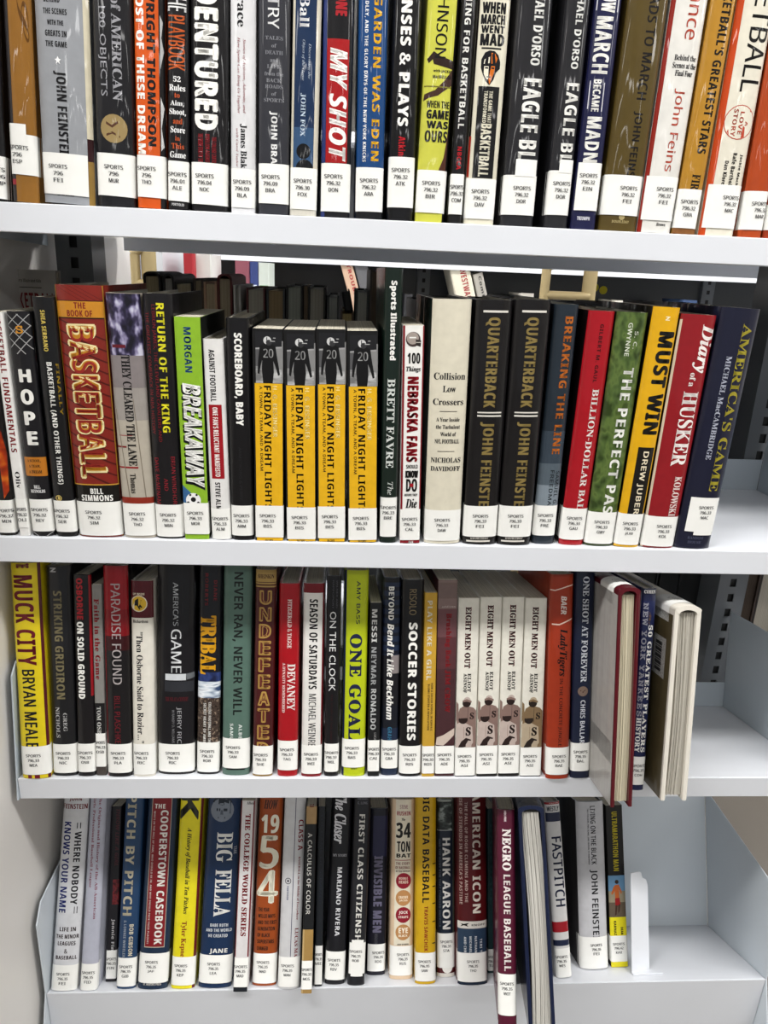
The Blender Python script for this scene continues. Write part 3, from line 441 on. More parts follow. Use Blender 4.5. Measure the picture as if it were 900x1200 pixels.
b('L', (338, 431, 190), (296, 356, 1074), '222a54', (925, 1048, '796.35', 'COH'), 'navy hardback pulled forward between two volumes standing spine up', [
  R_('top', 240, 0, 1, '22274a'), H('COHEN', 190, 208, .1, .86, 'f0f0ee', 'S'), T('The', 290, 345, .5, .66, '7c5c30', 'c'), T('50 GREATEST PLAYERS', 348, 905, .52, .84, 'f0efea', 'S'), T('NEW YORK YANKEES', 250, 748, .1, .42, '9a9aa4', 'm'), T('HISTORY', 755, 905, .12, .44, 'e4e4e0', 'S')],
  D=.13, free=True)

# ---- bottom shelf
b('M', (273, 392, 135), (218, 332, 982), 'cfd0d4', (866, 978, '796.35', 'FEI'), 'white hardback with blue and black titles, first', [
  H('JOHN', 128, 148, .26, .74, '7a1c24', 'b'), H('FEINSTEIN', 158, 180, .02, .96, '7a1c24', 'b'), T('WHERE NOBODY', 280, 600, .56, .82, '22222a', 'b'), T('KNOWS YOUR NAME', 238, 636, .12, .4, '24307c', 'b'), R_(240, 266, .62, .66, '55555c'), R_(240, 266, .74, .78, '55555c'), R_(610, 640, .72, .75, '55555c'), R_(610, 640, .82, .85, '55555c'),
  H('LIFE IN', 700, 718, .22, .84, '38282c', 'b'), H('THE MINOR', 732, 750, .1, .96, '38282c', 'b'), H('LEAGUES', 762, 780, .18, .86, '38282c', 'b'), H('&', 795, 815, .46, .58, '38282c', 's'), H('BASEBALL', 825, 842, .14, .94, '38282c', 'b')], h=.235)
b('M', (396, 476, 135), (337, 434, 984), 'b2b4c2', (860, 984, '796.35', 'FID'), 'lavender grey hardback with thin pink serif lines', [
  T('The Origins and History of the All-American', 70, 665, .54, .74, '9c5464', 's'), T('Girls Professional Baseball League', 60, 526, .2, .4, '9c5464', 's')], h=.236)
b('M', (476, 540, 135), (463, 509, 940), '201e24', (800, 925, '796.35', 'FIN'), 'thin dark paperback set back beside a blue hardback', [
  R_(490, 600, .4, 1, photo('uniform', ['3c1418', '7c2428', '28202c'], (120, 120, 120))), T('THROW LIKE A GIRL', 180, 430, .5, .85, '5c2430', 'B'), T('Jennie Fin', 664, 802, .36, .74, 'd8d8d8', 'b')], h=.215, pb=True)
b('M', (545, 637, 135), (508, 592, 972), '27466c', (834, 960, '796.35', 'GIB'), 'steel blue hardback with worn cream capitals', [
  T('PITCH BY PITCH', 70, 648, .16, .64, 'c4bca4', 'b'), T('BOB GIBSON', 688, 826, .56, .78, 'd0c8b0', 'b'), T('& LONNIE WHEELER', 670, 832, .26, .4, '9aa0a8', 'b')], h=.235)
b('M', (650, 777, 135), (597, 736, 975), '20334c', (814, 945, '796.35', 'JAF'), 'navy hardback with a tall red panel of white capitals', [
  R_('top', 790, .16, .84, 'b0a898'), R_('top', 786, .18, .82, '8c1c24'), H('THE', 158, 178, .26, .62, 'e4e0d8', 'b'), T('COOPERSTOWN CASEBOOK', 186, 776, .48, .74, 'eceae4', 'b'), T('WHO\'S IN THE HALL OF FAME, WHO SHOULD BE IN, AND WHO SHOULD PACK THEIR PLAQUES', 190, 774, .22, .3, 'c8b8b4', 'b'), H('ST. MARTIN\'S PRESS', 946, 956, .2, .8, 'c8c4bc')], h=.236, lu=.44)
b('M', (793, 893, 135), (741, 858, 976), 'ddd01e', (830, 955, '796.35', 'KEP'), 'lemon yellow hardback with black script and a red edge', [
  R_('top', 'bot', .9, 1, '6c1420'), T('K', 60, 226, .04, .8, '38382c', 'x'), T('A History of Baseball in Ten Pitches', 262, 642, .34, .58, '2a281c', 'E'), T('Tyler Kepne', 674, 830, .3, .56, '9c1c20', 's')], h=.238, lu=.4)
b('N', (88, 232, 135), (43, 188, 970), '1a3358', (822, 946, '796.35', 'LEA'), 'wide deep blue hardback with big white serif letters', [
  G_([(.2, 'top'), (.2, 'top')], 'aaaaaa') if 0 else R_('top', 200, .2, .72, '2a3444'), C_(.46, 185, 52, '7c8490'), G_([(.14, 150), (.3, 120), (.62, 120), (.76, 150), (.46, 165)], '1c2430'), R_(178, 190, .28, .4, '28303c'), R_(178, 190, .5, .62, '28303c'), R_(215, 222, .34, .56, '28303c'), G_([(.42, 185), (.48, 185), (.5, 205), (.4, 205)], '565e6a'),
  T('BIG', 284, 412, .34, .84, 'e0e0dc', 's'), T('FELLA', 448, 652, .36, .86, 'e0e0dc', 's'), T('THE', 344, 380, .88, .96, 'b0b4bc', 's'), H('BABE RUTH', 684, 698, .28, .82, 'c8ccd0', 'b'), H('AND THE WORLD', 706, 720, .16, .94, 'c8ccd0', 'b'), H('HE CREATED', 730, 744, .24, .82, 'c8ccd0', 'b'), H('JANE', 794, 818, .3, .84, 'e0e0dc', 'b')], h=.24, lu=.45)
b('N', (238, 296, 135), (194, 266, 985), 'd3d0d0', (833, 962, '796.35', 'MAD'), 'narrow white paperback with red edges and red inline capitals', [
  R_('top', 830, 0, .06, '7c1c28'), R_('top', 830, .9, 1, '7c1c28'), H('Allen', 135, 160, .4, .9, '2a2a30', 's'), T('THE COLLEGE WORLD SERIES', 203, 738, .34, .72, 'a02830', 'S'), R_(962, 'bot', 0, 1, '1c2028')], h=.23, pb=True, lu=.45)
b('N', (314, 421, 135), (282, 387, 959), 'a44c1c', (815, 946, '796.35', 'MAD'), 'orange brown hardback with giant cream numerals', [
  H('HOW', 140, 180, .2, .8, '3c2414', 'E'), H('19', 205, 286, .12, .86, 'e0dcc8', 'b'), H('5', 300, 440, .14, .86, 'e0dcc8', 'q'), H('4', 452, 592, .08, .88, 'e0dcc8', 'q')] + [
  H(s, y, y + 17, .14, q, '2c1c14', 'b') for s, y, q in [('THE YEAR', 614, .6), ('WILLIE MAYS', 642, .86), ('AND THE FIRST', 670, .92), ('GENERATION', 698, .86), ('OF BLACK', 726, .66), ('SUPERSTARS', 754, .84), ('CHANGED', 784, .6)]], h=.238, lu=.42)
b('N', (427, 520, 135), (392, 492, 973), 'c4c4c6', (830, 962, '796.35', 'MAN'), 'silvery white hardback with dark red words on one side', [
  R_('top', 830, .52, .55, '3c3c60'), T('CLASS A', 228, 362, .7, .92, '8c1c28', 'b'), T('BASEBALL in the Middle of Everywhere', 390, 668, .72, .84, '8c1c28', 's'), T('LUCAS MA', 704, 832, .7, .86, '8c1c28', 's'), C_(.3, 497, 14, '3a3a44'), C_(.3, 497, 11, 'c4c4c6'), C_(.3, 497, 5, '3a3a44'), T('PANTHEON', 520, 580, .26, .34, '2c3c7c')], h=.235, lu=.42)
b('N', (524, 568, 135), (492, 550, 992), '17181a', (846, 972, '796.35', 'MCG'), 'slim black paperback with tan blocks at top and base', [
  R_('top', 246, 0, 1, 'ac8c60'), R_(710, 'bot', 0, 1, 'a8864c'), R_(710, 'bot', .0, .16, 'c0a470'), T('RT', 138, 158, .3, .7, '7c2c24', 'b'), T('A CALCULUS OF COLOR', 286, 642, .24, .62, 'eceae4', 'q')], h=.225, pb=True)
b('N', (575, 606, 135), (552, 592, 966), '1c2026', (780, 950, '796.35', 'MIE'), 'very thin dark paperback between a tan and a black one', [T('THE GAME OF SUMMER', 200, 600, .4, .7, '303848', 'r')], h=.22, pb=True)
b('N', (638, 722, 135), (596, 694, 953), '1b1b20', (806, 931, '796.35', 'RIV'), 'black hardback with a flowing white script title', [
  T('The Closer', 110, 332, .14, .74, 'd4d4d8', 'E'), G_([(.16, 210), (.2, 210), (.22, 310), (.5, 320), (.5, 326), (.18, 318)], 'd4d4d8'), H('MY STORY', 378, 390, .14, .86, 'a0a0a6', 's'), T('MARIANO RIVERA', 436, 738, .4, .64, 'dcdce0', 'b')], h=.236, lu=.42)
b('N', (733, 828, 135), (699, 799, 960), '26262b', (768, 905, '796.35', 'ROB', .04, .98), 'charcoal hardback with a cross shaped white label', [
  H('MICHAEL', 130, 140, .2, .8, '74747c', 's'), H('G. LONG', 148, 160, .2, .8, '74747c', 's'), T('FIRST CLASS CITIZENSH', 204, 762, .34, .68, 'e4e2dc', 'b')], h=.236, tabs=((.16, .86, 755, 772), (.16, .86, 900, 915)), lu=.42)
b('O', (-45, 58, 180), (-67, 48, 912), '1b1b28', (774, 893, '796.35', 'ROG', .06, 1), 'dark indigo hardback set back, with faded grey capitals', [
  R_(210, 390, .2, .96, '28284a'), T('INVISIBLE MEN', 388, 722, .3, .74, '74708a', 'x'), T('ROGOSIN', 730, 774, .4, .56, '505058')], lu=.62)
b('O', (75, 176, 140), (60, 166, 930), 'd8bea0', (782, 912, '796.35', 'RUS'), 'beige hardback with four red and tan discs', [
  R_('top', 780, .16, .84, 'e0d8c4'), H('STEVE', 163, 180, .34, .68, 'b08488', 'q'), H('RUSHIN', 190, 209, .22, .8, 'a8404c', 'b'), H('The', 220, 232, .42, .58, '2a2624', 'E'), H('34', 240, 308, .2, .82, '2a2624', 'b'), H('TON', 322, 369, .24, .8, '2a2624', 'b'), H('BAT', 377, 393, .22, .84, '2a2624', 'x'), R_(404, 407, .16, .84, 'a8404c'),
  H('THE STORY', 414, 426, .2, .8, '8c4c48', 'b'), H('OF BASEBALL', 432, 444, .18, .82, '8c4c48', 'b'), H('AS TOLD THROUGH', 450, 458, .2, .82, '5c4c48', 'b'), C_(.54, 496, 35, '9c1c30'), C_(.54, 571, 35, 'c08c58'), C_(.55, 646, 35, '9c1c30'), C_(.55, 722, 35, 'c08c58'),
  H('BOBBLE', 480, 490, .34, .72, 'e4c8b8', 'b'), H('HEADS', 494, 508, .34, .74, 'e4c8b8', 'b'), H('CRACKER', 562, 574, .34, .74, 'f0e0c8', 'b'), H('JACKS', 578, 588, .36, .72, 'f0e0c8', 'b'), H('JOCK', 628, 644, .36, .74, 'f0e0d8', 'b'), H('STRAPS', 650, 660, .34, .76, 'f0e0d8', 'b'), H('EYE', 702, 726, .36, .76, 'f4ecd8', 'b'), H('BLACK', 732, 742, .36, .74, 'f4ecd8', 'b'), H('AND OTHERS', 772, 779, .3, .8, '3a3634', 'b'), H('LITTLE, BROWN', 906, 911, .4, .74, '6a5c50')], lu=.56)
b('O', (178, 268, 135), (174, 267, 951), 'cda41a', (812, 937, '796.95', 'SAW'), 'ochre yellow hardback with tall black capitals and red ones', [
  T('BIG DATA BASEBALL', 60, 592, .32, .66, '1e1a14', 'b'), T('TRAVIS SAWCHIK', 608, 806, .42, .6, '9c2418', 'b')] + [R_(y, y + 5, .82, .98, '2c2418') for y in (420, 470, 520, 595, 675, 770)], h=.236, lu=.44)
b('O', (271, 351, 140), (272, 351, 920), '1c2636', (726, 878, '796.35', 'STA'), 'dark navy hardback topped by a grey photograph', [
  R_('top', 276, .0, .86, photo('player in motion', ['1a1c1c', '242826', '3c4440', '8c9490'], (90, 90, 110))), R_('top', 148, 0, 1, '9aa098'), R_('top', 'bot', .88, 1, '50564c'), R_(272, 276, 0, .86, 'a0a4a4'), T('HANK AARON', 308, 708, .3, .74, 'eceae6', 'b'), T('AND THE HOME RUN THAT CHANGED AMERICA', 312, 700, .1, .2, '5c6878', 'b'), R_(876, 902, .0, 1, '5c1a20'), C_(.56, 878, 24, 'e8e6e0'), R_(902, 'bot', 0, 1, 'd8d4cc')], lu=.5)
b('O', (356, 490, 135), (364, 494, 956), '5c1418', (812, 940, '796.35', 'THO'), 'dark red hardback with a slate blue lower band', [
  T('AMERICAN ICON', 70, 638, .5, .78, 'e8e0d4', 'b'), T('THE FALL OF ROGER CLEMENS AND THE', 150, 590, .24, .34, 'c0a8a0', 'b'), T('RISE OF STEROIDS IN AMERICA\'S PASTIME', 120, 600, .06, .16, 'c0a8a0', 'b'), R_(674, 706, 0, 1, 'd8d4cc'), G_([(.06, 680), (.2, 686), (.38, 680), (.3, 690), (.36, 698), (.2, 692), (.08, 698), (.14, 690)], '1c1a18'), H('KNOPF', 686, 695, .46, .92, '3c3a38', 'b'),
  R_(706, 'bot', 0, 1, '304660'), T('TERI T', 752, 812, .74, .82, 'd0d4d8', 'b'), T('NATHAN', 740, 812, .56, .64, 'd0d4d8', 'b'), T('MICHAEL', 740, 812, .38, .46, 'd0d4d8', 'b'), T('AND CHR', 742, 812, .2, .28, 'd0d4d8', 'b'), R_(940, 'bot', 0, 1, '1e2c40')], h=.24, D=.135, lu=.5)
b('O', (491, 529, 180), (494, 532, 902), '27464a', (795, 890, '796.35', 'TUR'), 'dull teal volume sunk behind between two red ones', [
  T('BASEBALL', 248, 600, .3, .7, '3a6064', 'b')], lu=.5, pb=True)
b('O', (532, 613, 135), (541, 621, 1138), '5f1a34', (906, 1088, '796.35', 'WIT'), 'thin maroon hardback jutting over the edge', [
  T('ALFRED C. WITMORE', 90, 236, .4, .52, 'd8c8cc', 'b'), T('NEGRO', 270, 450, .3, .76, 'ece6e2', 'S'), T('LEAGUE BASEBALL', 470, 892, .34, .72, 'ece6e2', 'b')], h=.243, free=True, lu=.48, yaw=9, D=.11)
b('O', (728, 822, 135), (796, 866, 925), 'd0cfce', (792, 920, '796.35', 'WES'), 'leaning off-white hardback with navy capitals and red band', [
  R_('top', 160, .02, .98, '9c1c24'), H('ERICA', 140, 156, .3, .9, 'e8dcd8', 'b'), R_(196, 236, .04, .98, '222a48'), H('WESTLY', 168, 190, .14, .9, '2a2c3c', 'b'), T('FASTPITCH', 304, 608, .3, .9, '222a48', 'q'), R_(676, 722, 0, 1, 'a81c28'), R_(756, 782, 0, 1, '222a48')], h=.222, lu=.4, D=.125)
b('Q', (58, 180, 150), (80, 204, 888), 'bfbfc3', (742, 882, '796.35', 'FEI'), 'pale grey hardback with black sans capitals and black sides', [
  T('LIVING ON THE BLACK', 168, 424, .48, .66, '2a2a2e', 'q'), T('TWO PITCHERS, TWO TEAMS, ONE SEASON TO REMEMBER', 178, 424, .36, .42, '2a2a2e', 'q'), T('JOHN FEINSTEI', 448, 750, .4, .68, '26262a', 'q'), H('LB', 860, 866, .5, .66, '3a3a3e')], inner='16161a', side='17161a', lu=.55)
b('Q', (184, 260, 160), (212, 286, 876), '191816', (736, 850, '796.42', 'KAR'), 'black and yellow paperback with a running man photograph', [
  R_(472, 655, 0, 1, '6c9ac0'), R_(540, 655, 0, 1, '9a9078'), R_(590, 655, 0, 1, '6a5c4c'), C_(.5, 500, 9, '3c2418'), G_([(.38, 514), (.62, 512), (.78, 545), (.74, 556), (.62, 535), (.62, 572), (.38, 575), (.36, 540), (.22, 556), (.14, 552), (.28, 524)], 'c4652c'), G_([(.36, 572), (.64, 570), (.68, 600), (.52, 605), (.36, 604)], 'a01c1c'),
  G_([(.38, 602), (.5, 604), (.42, 645), (.32, 648)], '4c3020'), G_([(.54, 602), (.66, 598), (.62, 628), (.52, 640)], '4c3020'), T('ULTRAMARATHON MAN', 192, 452, .34, .66, 'c8b820', 'b'), R_(655, 'bot', 0, 1, 'e0d41c'), T('DEAN', 700, 732, .64, .78, '1c1a14', 'x'), T('KARNAZ', 672, 734, .24, .38, '1c1a14', 'x')], h=.21, pb=True)

def solve(bk):
    row, ox, oy, k = FR[bk['fr']]; bk['row'] = row
    px = lambda x, y: (ox + x / k, oy + y / k)
    xl, xr, yt = bk['top']; bl, br, yb = bk['bot']
    if 'Y' in bk: Y0 = bk['Y']
    elif row == 1: Y0 = .004
    else:
        Y0 = onZ(row, *px((bl + br) / 2, yb))[1]
        lo, hi = (.0022, .012) if row == 2 else (-.2, .06)
        if row > 2 and abs(Y0) < .0022: Y0 = .0022
        Y0 = min(max(Y0, lo), hi)
    P = lambda x, y: onY(row, *px(x, y), Y0)
    a, c_, d_, e = P(bl, yb), P(br, yb), P(xl, yt), P(xr, yt)
    H0 = .2
    def at(p, q, z): t = (z - p[2]) / (q[2] - p[2]); return p[0] + (q[0] - p[0]) * t
    bk['e'] = [at(a, d_, 0), at(c_, e, 0), at(a, d_, H0), at(c_, e, H0)]
    bk['Y0'] = Y0; bk['ztop'] = .5 * (d_[2] + e[2])
for bk in BOOKS: solve(bk)
ORDER = {r: [q for q in BOOKS if q['row'] == r and not q.get('free')] for r in SHELF}
for r, lst in ORDER.items():
    for _ in range(4):
        for p, q in zip(lst, lst[1:]):
            for i in (0, 2):
                ov = p['e'][i + 1] - q['e'][i] + .0004
                if ov > 0: p['e'][i + 1] -= ov / 2; q['e'][i] += ov / 2

# ------------------------------------------------------------------ the shelving
WHT = 'dadde3'; STEEL = 'b4bec7'; GREY = '64686c'
XL, XR = -.342, .574
def cbox(name, x0, x1, y0, y1, z0, z1, m, kind='structure', mtx=None, bevel=.0012, parent=None):
    g = MB(); g.box(x0, x1, y0, y1, z0, z1, m); o = g.build(name, parent, bevel)
    if mtx is not None: o.matrix_world = mtx
    if kind: o['kind'] = kind
    return o
mW = mat(WHT, 'w'); mS = mat(STEEL, 'w'); mG = mat(GREY, 'w'); mK = mat('0c0c0d', 'd')
def shelf_unit(row, x0, x1, depth, lip, desc, back=0, ledge=0):
    """a metal tray: deck, folded front lip, back rail or back panel"""
    r = empty('metal_shelf', FRM[row]); tag(r, desc, 'shelf', 'white metal shelves of the bookcase')
    g = MB(); g.box(x0, x1, .0, depth, -.004, 0, mW); g.build('deck', r, .001)
    th = math.radians(SHELF[row][1] * 1.06); D2 = lambda dy, dz: (dy * math.cos(th) - dz * math.sin(th), dy * math.sin(th) + dz * math.cos(th))   # the lip hangs plumb
    g = MB(); g.prism([(0, 0), (-.0016, 0), D2(-.0016, -lip), D2(.014, -lip), D2(.014, -lip + .0016), D2(0, -lip + .0016)], 'x', x0, x1, mW); g.build('front_lip', r, .0007, fix=True)
    g = MB(); g.box(x0, x1, .06, .075, -.016, -.004, mG); g.box(x0, x1, depth - .04, depth - .025, -.016, -.004, mG); g.build('stiffening_rib', r)
    if ledge: g = MB(); g.box(x0, x1, depth, depth + .0016, -.004, ledge, mS); g.build('back_rail', r, .0006)
    if back: g = MB(); g.box(x0, x1, depth, depth + .0016, -.004, back, mat('d0d8df', 'w')); g.build('back_panel', r, .0006)
    return r
shelf_unit(1, XL, XR, .235, .0240, 'highest white metal shelf, its underside in shadow above the gap')
shelf_unit(2, XL, XR, .240, .0262, 'white metal shelf second from the top carrying the helmeted player paperbacks', ledge=.042)
shelf_unit(3, XL, XR, .218, .0262, 'third white metal shelf, tilted back, with two volumes hanging over its lip', ledge=.036)
shelf_unit(4, XL, XR, .150, .085, 'lowest white shelf, tilted back steeply, with a tall grey front lip', back=.215)
# bracket plates at both shelf ends
def bracket(row, x, pts, desc, m=None):
    g = MB(); g.prism(pts, 'x', x, x + .0018, m or mS); o = g.build('shelf_bracket', None, .0005, fix=True); o.matrix_world = FRM[row]
    tag(o, desc, 'bracket', 'shelf end brackets'); return o
for x, sd in ((XL - .0022, 'left'), (XR + .0004, 'right')):
    bracket(4, x, [(.15, -.08), (.0, -.08), (-.001, .0), (-.043, .098), (-.034, .122), (.15, .2005)], 'thin metal side plate of the lowest shelf at its %s end' % sd, mat('ccd4db', 'w'))
    bracket(3, x, [(.22, -.026), (.0, -.026), (-.001, .0), (-.006, .118), (.006, .131), (.12, .138), (.22, .142)], 'metal side plate of the third shelf at its %s end' % sd)
    bracket(2, x, [(.24, -.026), (.0, -.026), (-.001, .0), (.001, .10), (.014, .112), (.24, .17)], 'metal side plate of the second shelf at its %s end' % sd)
    bracket(1, x, [(.235, -.03), (.0, -.024), (-.001, .0), (.001, .11), (.014, .122), (.235, .14)], 'metal side plate of the top shelf at its %s end' % sd)
# uprights with slots
def upright(x, desc, y=.247, z0=.0, z1=1.95, w_=.042):
    r = empty('slotted_upright', Matrix.Translation((x, y, 0))); tag(r, desc, 'upright', 'slotted steel uprights')
    g = MB(); c = w_ / 2; sw = .0045; P = .0235; sh = .0125
    def fr(y0, y1):
        g.box(-c, -sw, y0, y1, z0, z1, mG); g.box(sw, c, y0, y1, z0, z1, mG)
        n = int((z1 - z0) / P)
        for i in range(n):
            za = z0 + i * P; g.box(-sw, sw, y0, y1, za, za + P - sh, mG)
    fr(0, .0018)
    g.box(-c, -c + .0018, .0018, .05, z0, z1, mG); g.box(c - .0018, c, .0018, .05, z0, z1, mG); g.box(-c, c, .05, .0518, z0, z1, mG)
    g.build('channel', r)
    g = MB(); g.box(-c + .002, c - .002, .004, .0045, z0, z1, mK); g.build('slot_shade', r)  # near-black sheet standing in for the shade inside the hollow channel
    return r
upright(-.318, 'slotted grey steel post seen in the gap at the left')
upright(.572, 'slotted grey steel post at the right end of the shelves')
# end panel on the left
ep = MB(); ep.box(-.374, -.352, -.115, .62, .0, 1.95, mat('e6e3df', 'w')); o = ep.build('end_panel', None, .003)
tag(o, 'plain off-white end panel closing the bookcase at the far left', 'panel')
# shelves of the rear face and of the bay to the right
g = MB()
def plain_shelf(name, x0, x1, y0, y1, z, desc, mtx=None, lip=.026):
    r = empty('metal_shelf', mtx or Matrix.Translation((0, 0, z))); tag(r, desc, 'shelf', 'white metal shelves of neighbouring bays')
    q = MB(); q.box(x0, x1, y0, y1, -.004, 0, mW); q.build('deck', r, .001)
    q = MB(); yy = y1 if name == 'rear' else y0
    q.box(x0, x1, yy - .0016, yy, -lip, .004, mW); q.build('front_lip', r, .0007)
    return r
plain_shelf('rear', XL, 1.49, .26, .55, EYE + .0455, 'top shelf of the rear face, its grey underside above the gap', lip=.027)
plain_shelf('rear', XL, XR, .31, .55, EYE - .26, 'shelf on the rear face holding the volumes seen from behind')
plain_shelf('rear', XL, 1.49, .31, .55, EYE - .5425, 'lower shelf on the rear face behind the third shelf')
plain_shelf('right', .586, 1.49, .0, .24, EYE - .26, 'second shelf of the bay beyond the right post')
plain_shelf('right', .586, 1.49, .0, .218, 0, 'third tilted shelf of the bay beyond the right post', FRM[3])
r4 = plain_shelf('right', .586, 1.49, .0, .15, 0, 'lowest tilted shelf of the bay beyond the right post', FRM[4], .085)
q = MB(); q.box(.586, 1.49, .15, .1516, -.004, .215, mat('a89f94', 'w')); q.build('back_panel', r4)
q = MB(); q.box(.586, 1.49, .0, .235, -.004, 0, mW); q.box(.586, 1.49, -.0016, 0, -.024, 0, mW); o = q.build('metal_shelf'); o.matrix_world = FRM[1]; tag(o, 'top shelf of the bay beyond the right post, empty', 'shelf', 'white metal shelves of neighbouring bays')

# ------------------------------------------------------------------ the room
RX0, RX1, RY0, RY1 = -4.6, 5.2, -10.2, 5.0
def room(name, x0, x1, y0, y1, z0, z1, m):
    g = MB(); g.box(x0, x1, y0, y1, z0, z1, m); o = g.build(name); o['kind'] = 'structure'; return o
room('floor', RX0, RX1, RY0, RY1, -.06, 0, mat('7c7873', 'f'))
room('ceiling', RX0, RX1, RY0, RY1, CEIL, CEIL + .06, mat('e6e6e4', 'd'))
room('wall_back', RX0, RX1, RY1, RY1 + .06, 0, CEIL, mat('dcdad6', 'd'))
room('wall_left', RX0 - .06, RX0, RY0, RY1, 0, CEIL, mat('dcdad6', 'd'))
room('wall_right', RX1, RX1 + .06, RY0, RY1, 0, CEIL, mat('dcdad6', 'd'))
mL = mat('f4f4f2', 'd').copy(); mL.name = 'lamp_diffuser'; bs = mL.node_tree.nodes['Principled BSDF']; bs.inputs['Emission Color'].default_value = (1, .985, .96, 1); bs.inputs['Emission Strength'].default_value = 2.0
O_ = ('first', 'second', 'third', 'fourth', 'fifth', 'sixth', 'seventh')
LAMPS.sort(key=lambda q: (q[1], q[0]))
for i, (x, y) in enumerate(LAMPS):
    r = empty('ceiling_light', Matrix.Translation((x, y, CEIL))); tag(r, 'long fluorescent ceiling light, %s from the left, %s row counted from the front' % (O_[i % 4], O_[i // 4]), 'light', 'ceiling lights')
    q = MB(); q.box(-.64, .64, -.14, -.115, -.05, 0, mW); q.box(-.64, .64, .115, .14, -.05, 0, mW); q.box(-.64, -.61, -.115, .115, -.05, 0, mW); q.box(.61, .64, -.115, .115, -.05, 0, mW); q.build('light_frame', r)
    q = MB(); q.box(-.61, .61, -.115, .115, -.035, -.03, mL); q.build('diffuser', r)

# ------------------------------------------------------------------ ranges beyond the gap
def far_book(x, y, z, wd, h, d, col, desc, rz=0, lean=0, grp='volumes on the range across the aisle', band=None, cat='book'):
    r = empty('book', Matrix.Translation((x, y, z + .0004)) @ Matrix.Rotation(rz, 4, 'Z') @ Matrix.Rotation(lean, 4, 'Y'))
    tag(r, desc, cat, grp)
    q = MB(); t = .002; m = mat(col, 'd')
    q.prism([(-wd / 2, d), (-wd / 2, .002), (-wd / 2 + .003, 0), (wd / 2 - .003, 0), (wd / 2, .002), (wd / 2, d), (wd / 2 - t, d), (wd / 2 - t, .004), (-wd / 2 + t, .004), (-wd / 2 + t, d)], 'z', 0, h, m)
    if band:
        q.box(-wd / 2 + .003, wd / 2 - .003, -.0003, 0, h * .3, h * .62, mat(band, 'd')); q.box(-wd / 2 + .003, wd / 2 - .003, -.0003, 0, h * .08, h * .22, mat('e4e4e0', 'd'))
    q.build('cover', r, fix=False)
    q = MB(); q.box(-wd / 2 + t + .0002, wd / 2 - t - .0002, .0045, d - .003, .003, h - .003, mat('cfc8b6', 'g')); q.build('pages', r)
    return r
def range_unit(y, x0, x1, face, desc):
    g = empty('bookcase', Matrix.Translation((0, y, 0))); tag(g, desc, 'bookcase', 'bookcases across the aisles')
    for z in (.10, .40, .643, .9575, 1.24, 1.5455, 1.86):
        q = MB(); q.box(x0, x1, 0, .24, z - .004, z, mW); q.box(x0, x1, -.0016, 0, z - .026, z, mW); q.build('shelf', g)
    q = MB(); q.box(x0, x1, .25, .252, .05, 1.9, mat('3a3d40', 'w')); q.build('back_panel', g)
    xs = x0
    while xs <= x1 + .01:
        q = MB(); q.box(xs - .02, xs + .02, .235, .249, 0, 1.95, mG)
        for k in range(8): q.box(xs - .005, xs + .005, .2345, .2352, 1.30 + k * .03, 1.312 + k * .03, mK)
        q.build('post', g); xs += .93
    return g
range_unit(1.50, -1.6, 2.12, -1, 'white bookcase directly across the aisle seen through the gap')
range_unit(2.75, -2.4, 3.2, -1, 'farthest white bookcase seen through the gap')
O1 = ['first', 'second', 'third', 'fourth', 'fifth', 'sixth', 'seventh', 'eighth', 'ninth', 'tenth', 'eleventh', 'twelfth', 'thirteenth', 'fourteenth', 'fifteenth', 'sixteenth', 'seventeenth', 'eighteenth', 'nineteenth']
def ordinal(i): return O1[i] if i < 19 else (['twentieth', 'thirtieth', 'fortieth', 'fiftieth', 'sixtieth'][(i + 1) // 10 - 2] if (i + 1) % 10 == 0 else ['twenty', 'thirty', 'forty', 'fifty', 'sixty'][(i + 1) // 10 - 2] + '-' + O1[(i + 1) % 10 - 1])
rnd = random.Random(11)
pal = ['2a2a2e', '8c2430', '30466c', 'd8d4c8', '3c5a44', 'c89a2c', '5c5c62', 'a4552c', '1c2430', 'b8b4ac', '703040', '486880']
pnames = {'2a2a2e': 'black', '8c2430': 'dark red', '30466c': 'blue', 'd8d4c8': 'cream', '3c5a44': 'green', 'c89a2c': 'mustard', '5c5c62': 'grey', 'a4552c': 'rust', '1c2430': 'navy', 'b8b4ac': 'pale grey', '703040': 'maroon', '486880': 'steel blue'}
SKIP = []
def far_lean(px0, px1, py, deg, h_px_top, col, band, desc, txt, tc):
    Y = 1.503; zt = EYE + SHELF[1][0] + onY(1, px0, py, Y)[2]; ln = math.radians(deg); wd = (onY(1, px1, py, Y)[0] - onY(1, px0, py, Y)[0]) * math.cos(ln)
    h = (zt - 1.24) / math.cos(ln) - .01; xt = onY(1, (px0 + px1) / 2, py, Y)[0]; xb = xt - h * math.sin(ln)
    r = far_book(xb, Y, 1.24 + wd / 2 * abs(math.sin(ln)), wd, h, .14, col, desc, lean=ln, band=band, grp='volumes leaning on the bookcase across the aisle')
    SKIP.append((min(xb, xt) - .045, max(xb, xt) + .045))
    if txt:
        v, fs = glyphs(txt, 'b'); q = MB(); q.add([(-wd * .02 + bb * wd * .3, -.0008, h * .97 - aa * h * .34) for aa, bb in v], fs, mat(tc, 'd')); q.build('title', r)
    return r
far_lean(526, 550, 311, -17, 0, 'dcd6c4', None, 'white and yellow volume tilting left above the cream one', 'WESTWARD', 'a01c28')
far_lean(554, 566, 318, -17, 0, 'a8a49c', None, 'slim grey volume tilting left beside the white and yellow one', 'Comfort', '2a2a2a')
far_lean(398, 412, 304, -17, 0, 'c8a890', None, 'red lettered cream volume tilting left near the tall green one', 'TROUBLE', 'a02028')
far_lean(414, 430, 306, -17, 0, '5c5c60', None, 'dark grey volume tilting left near the tall green one', None, None)
cnt = 0
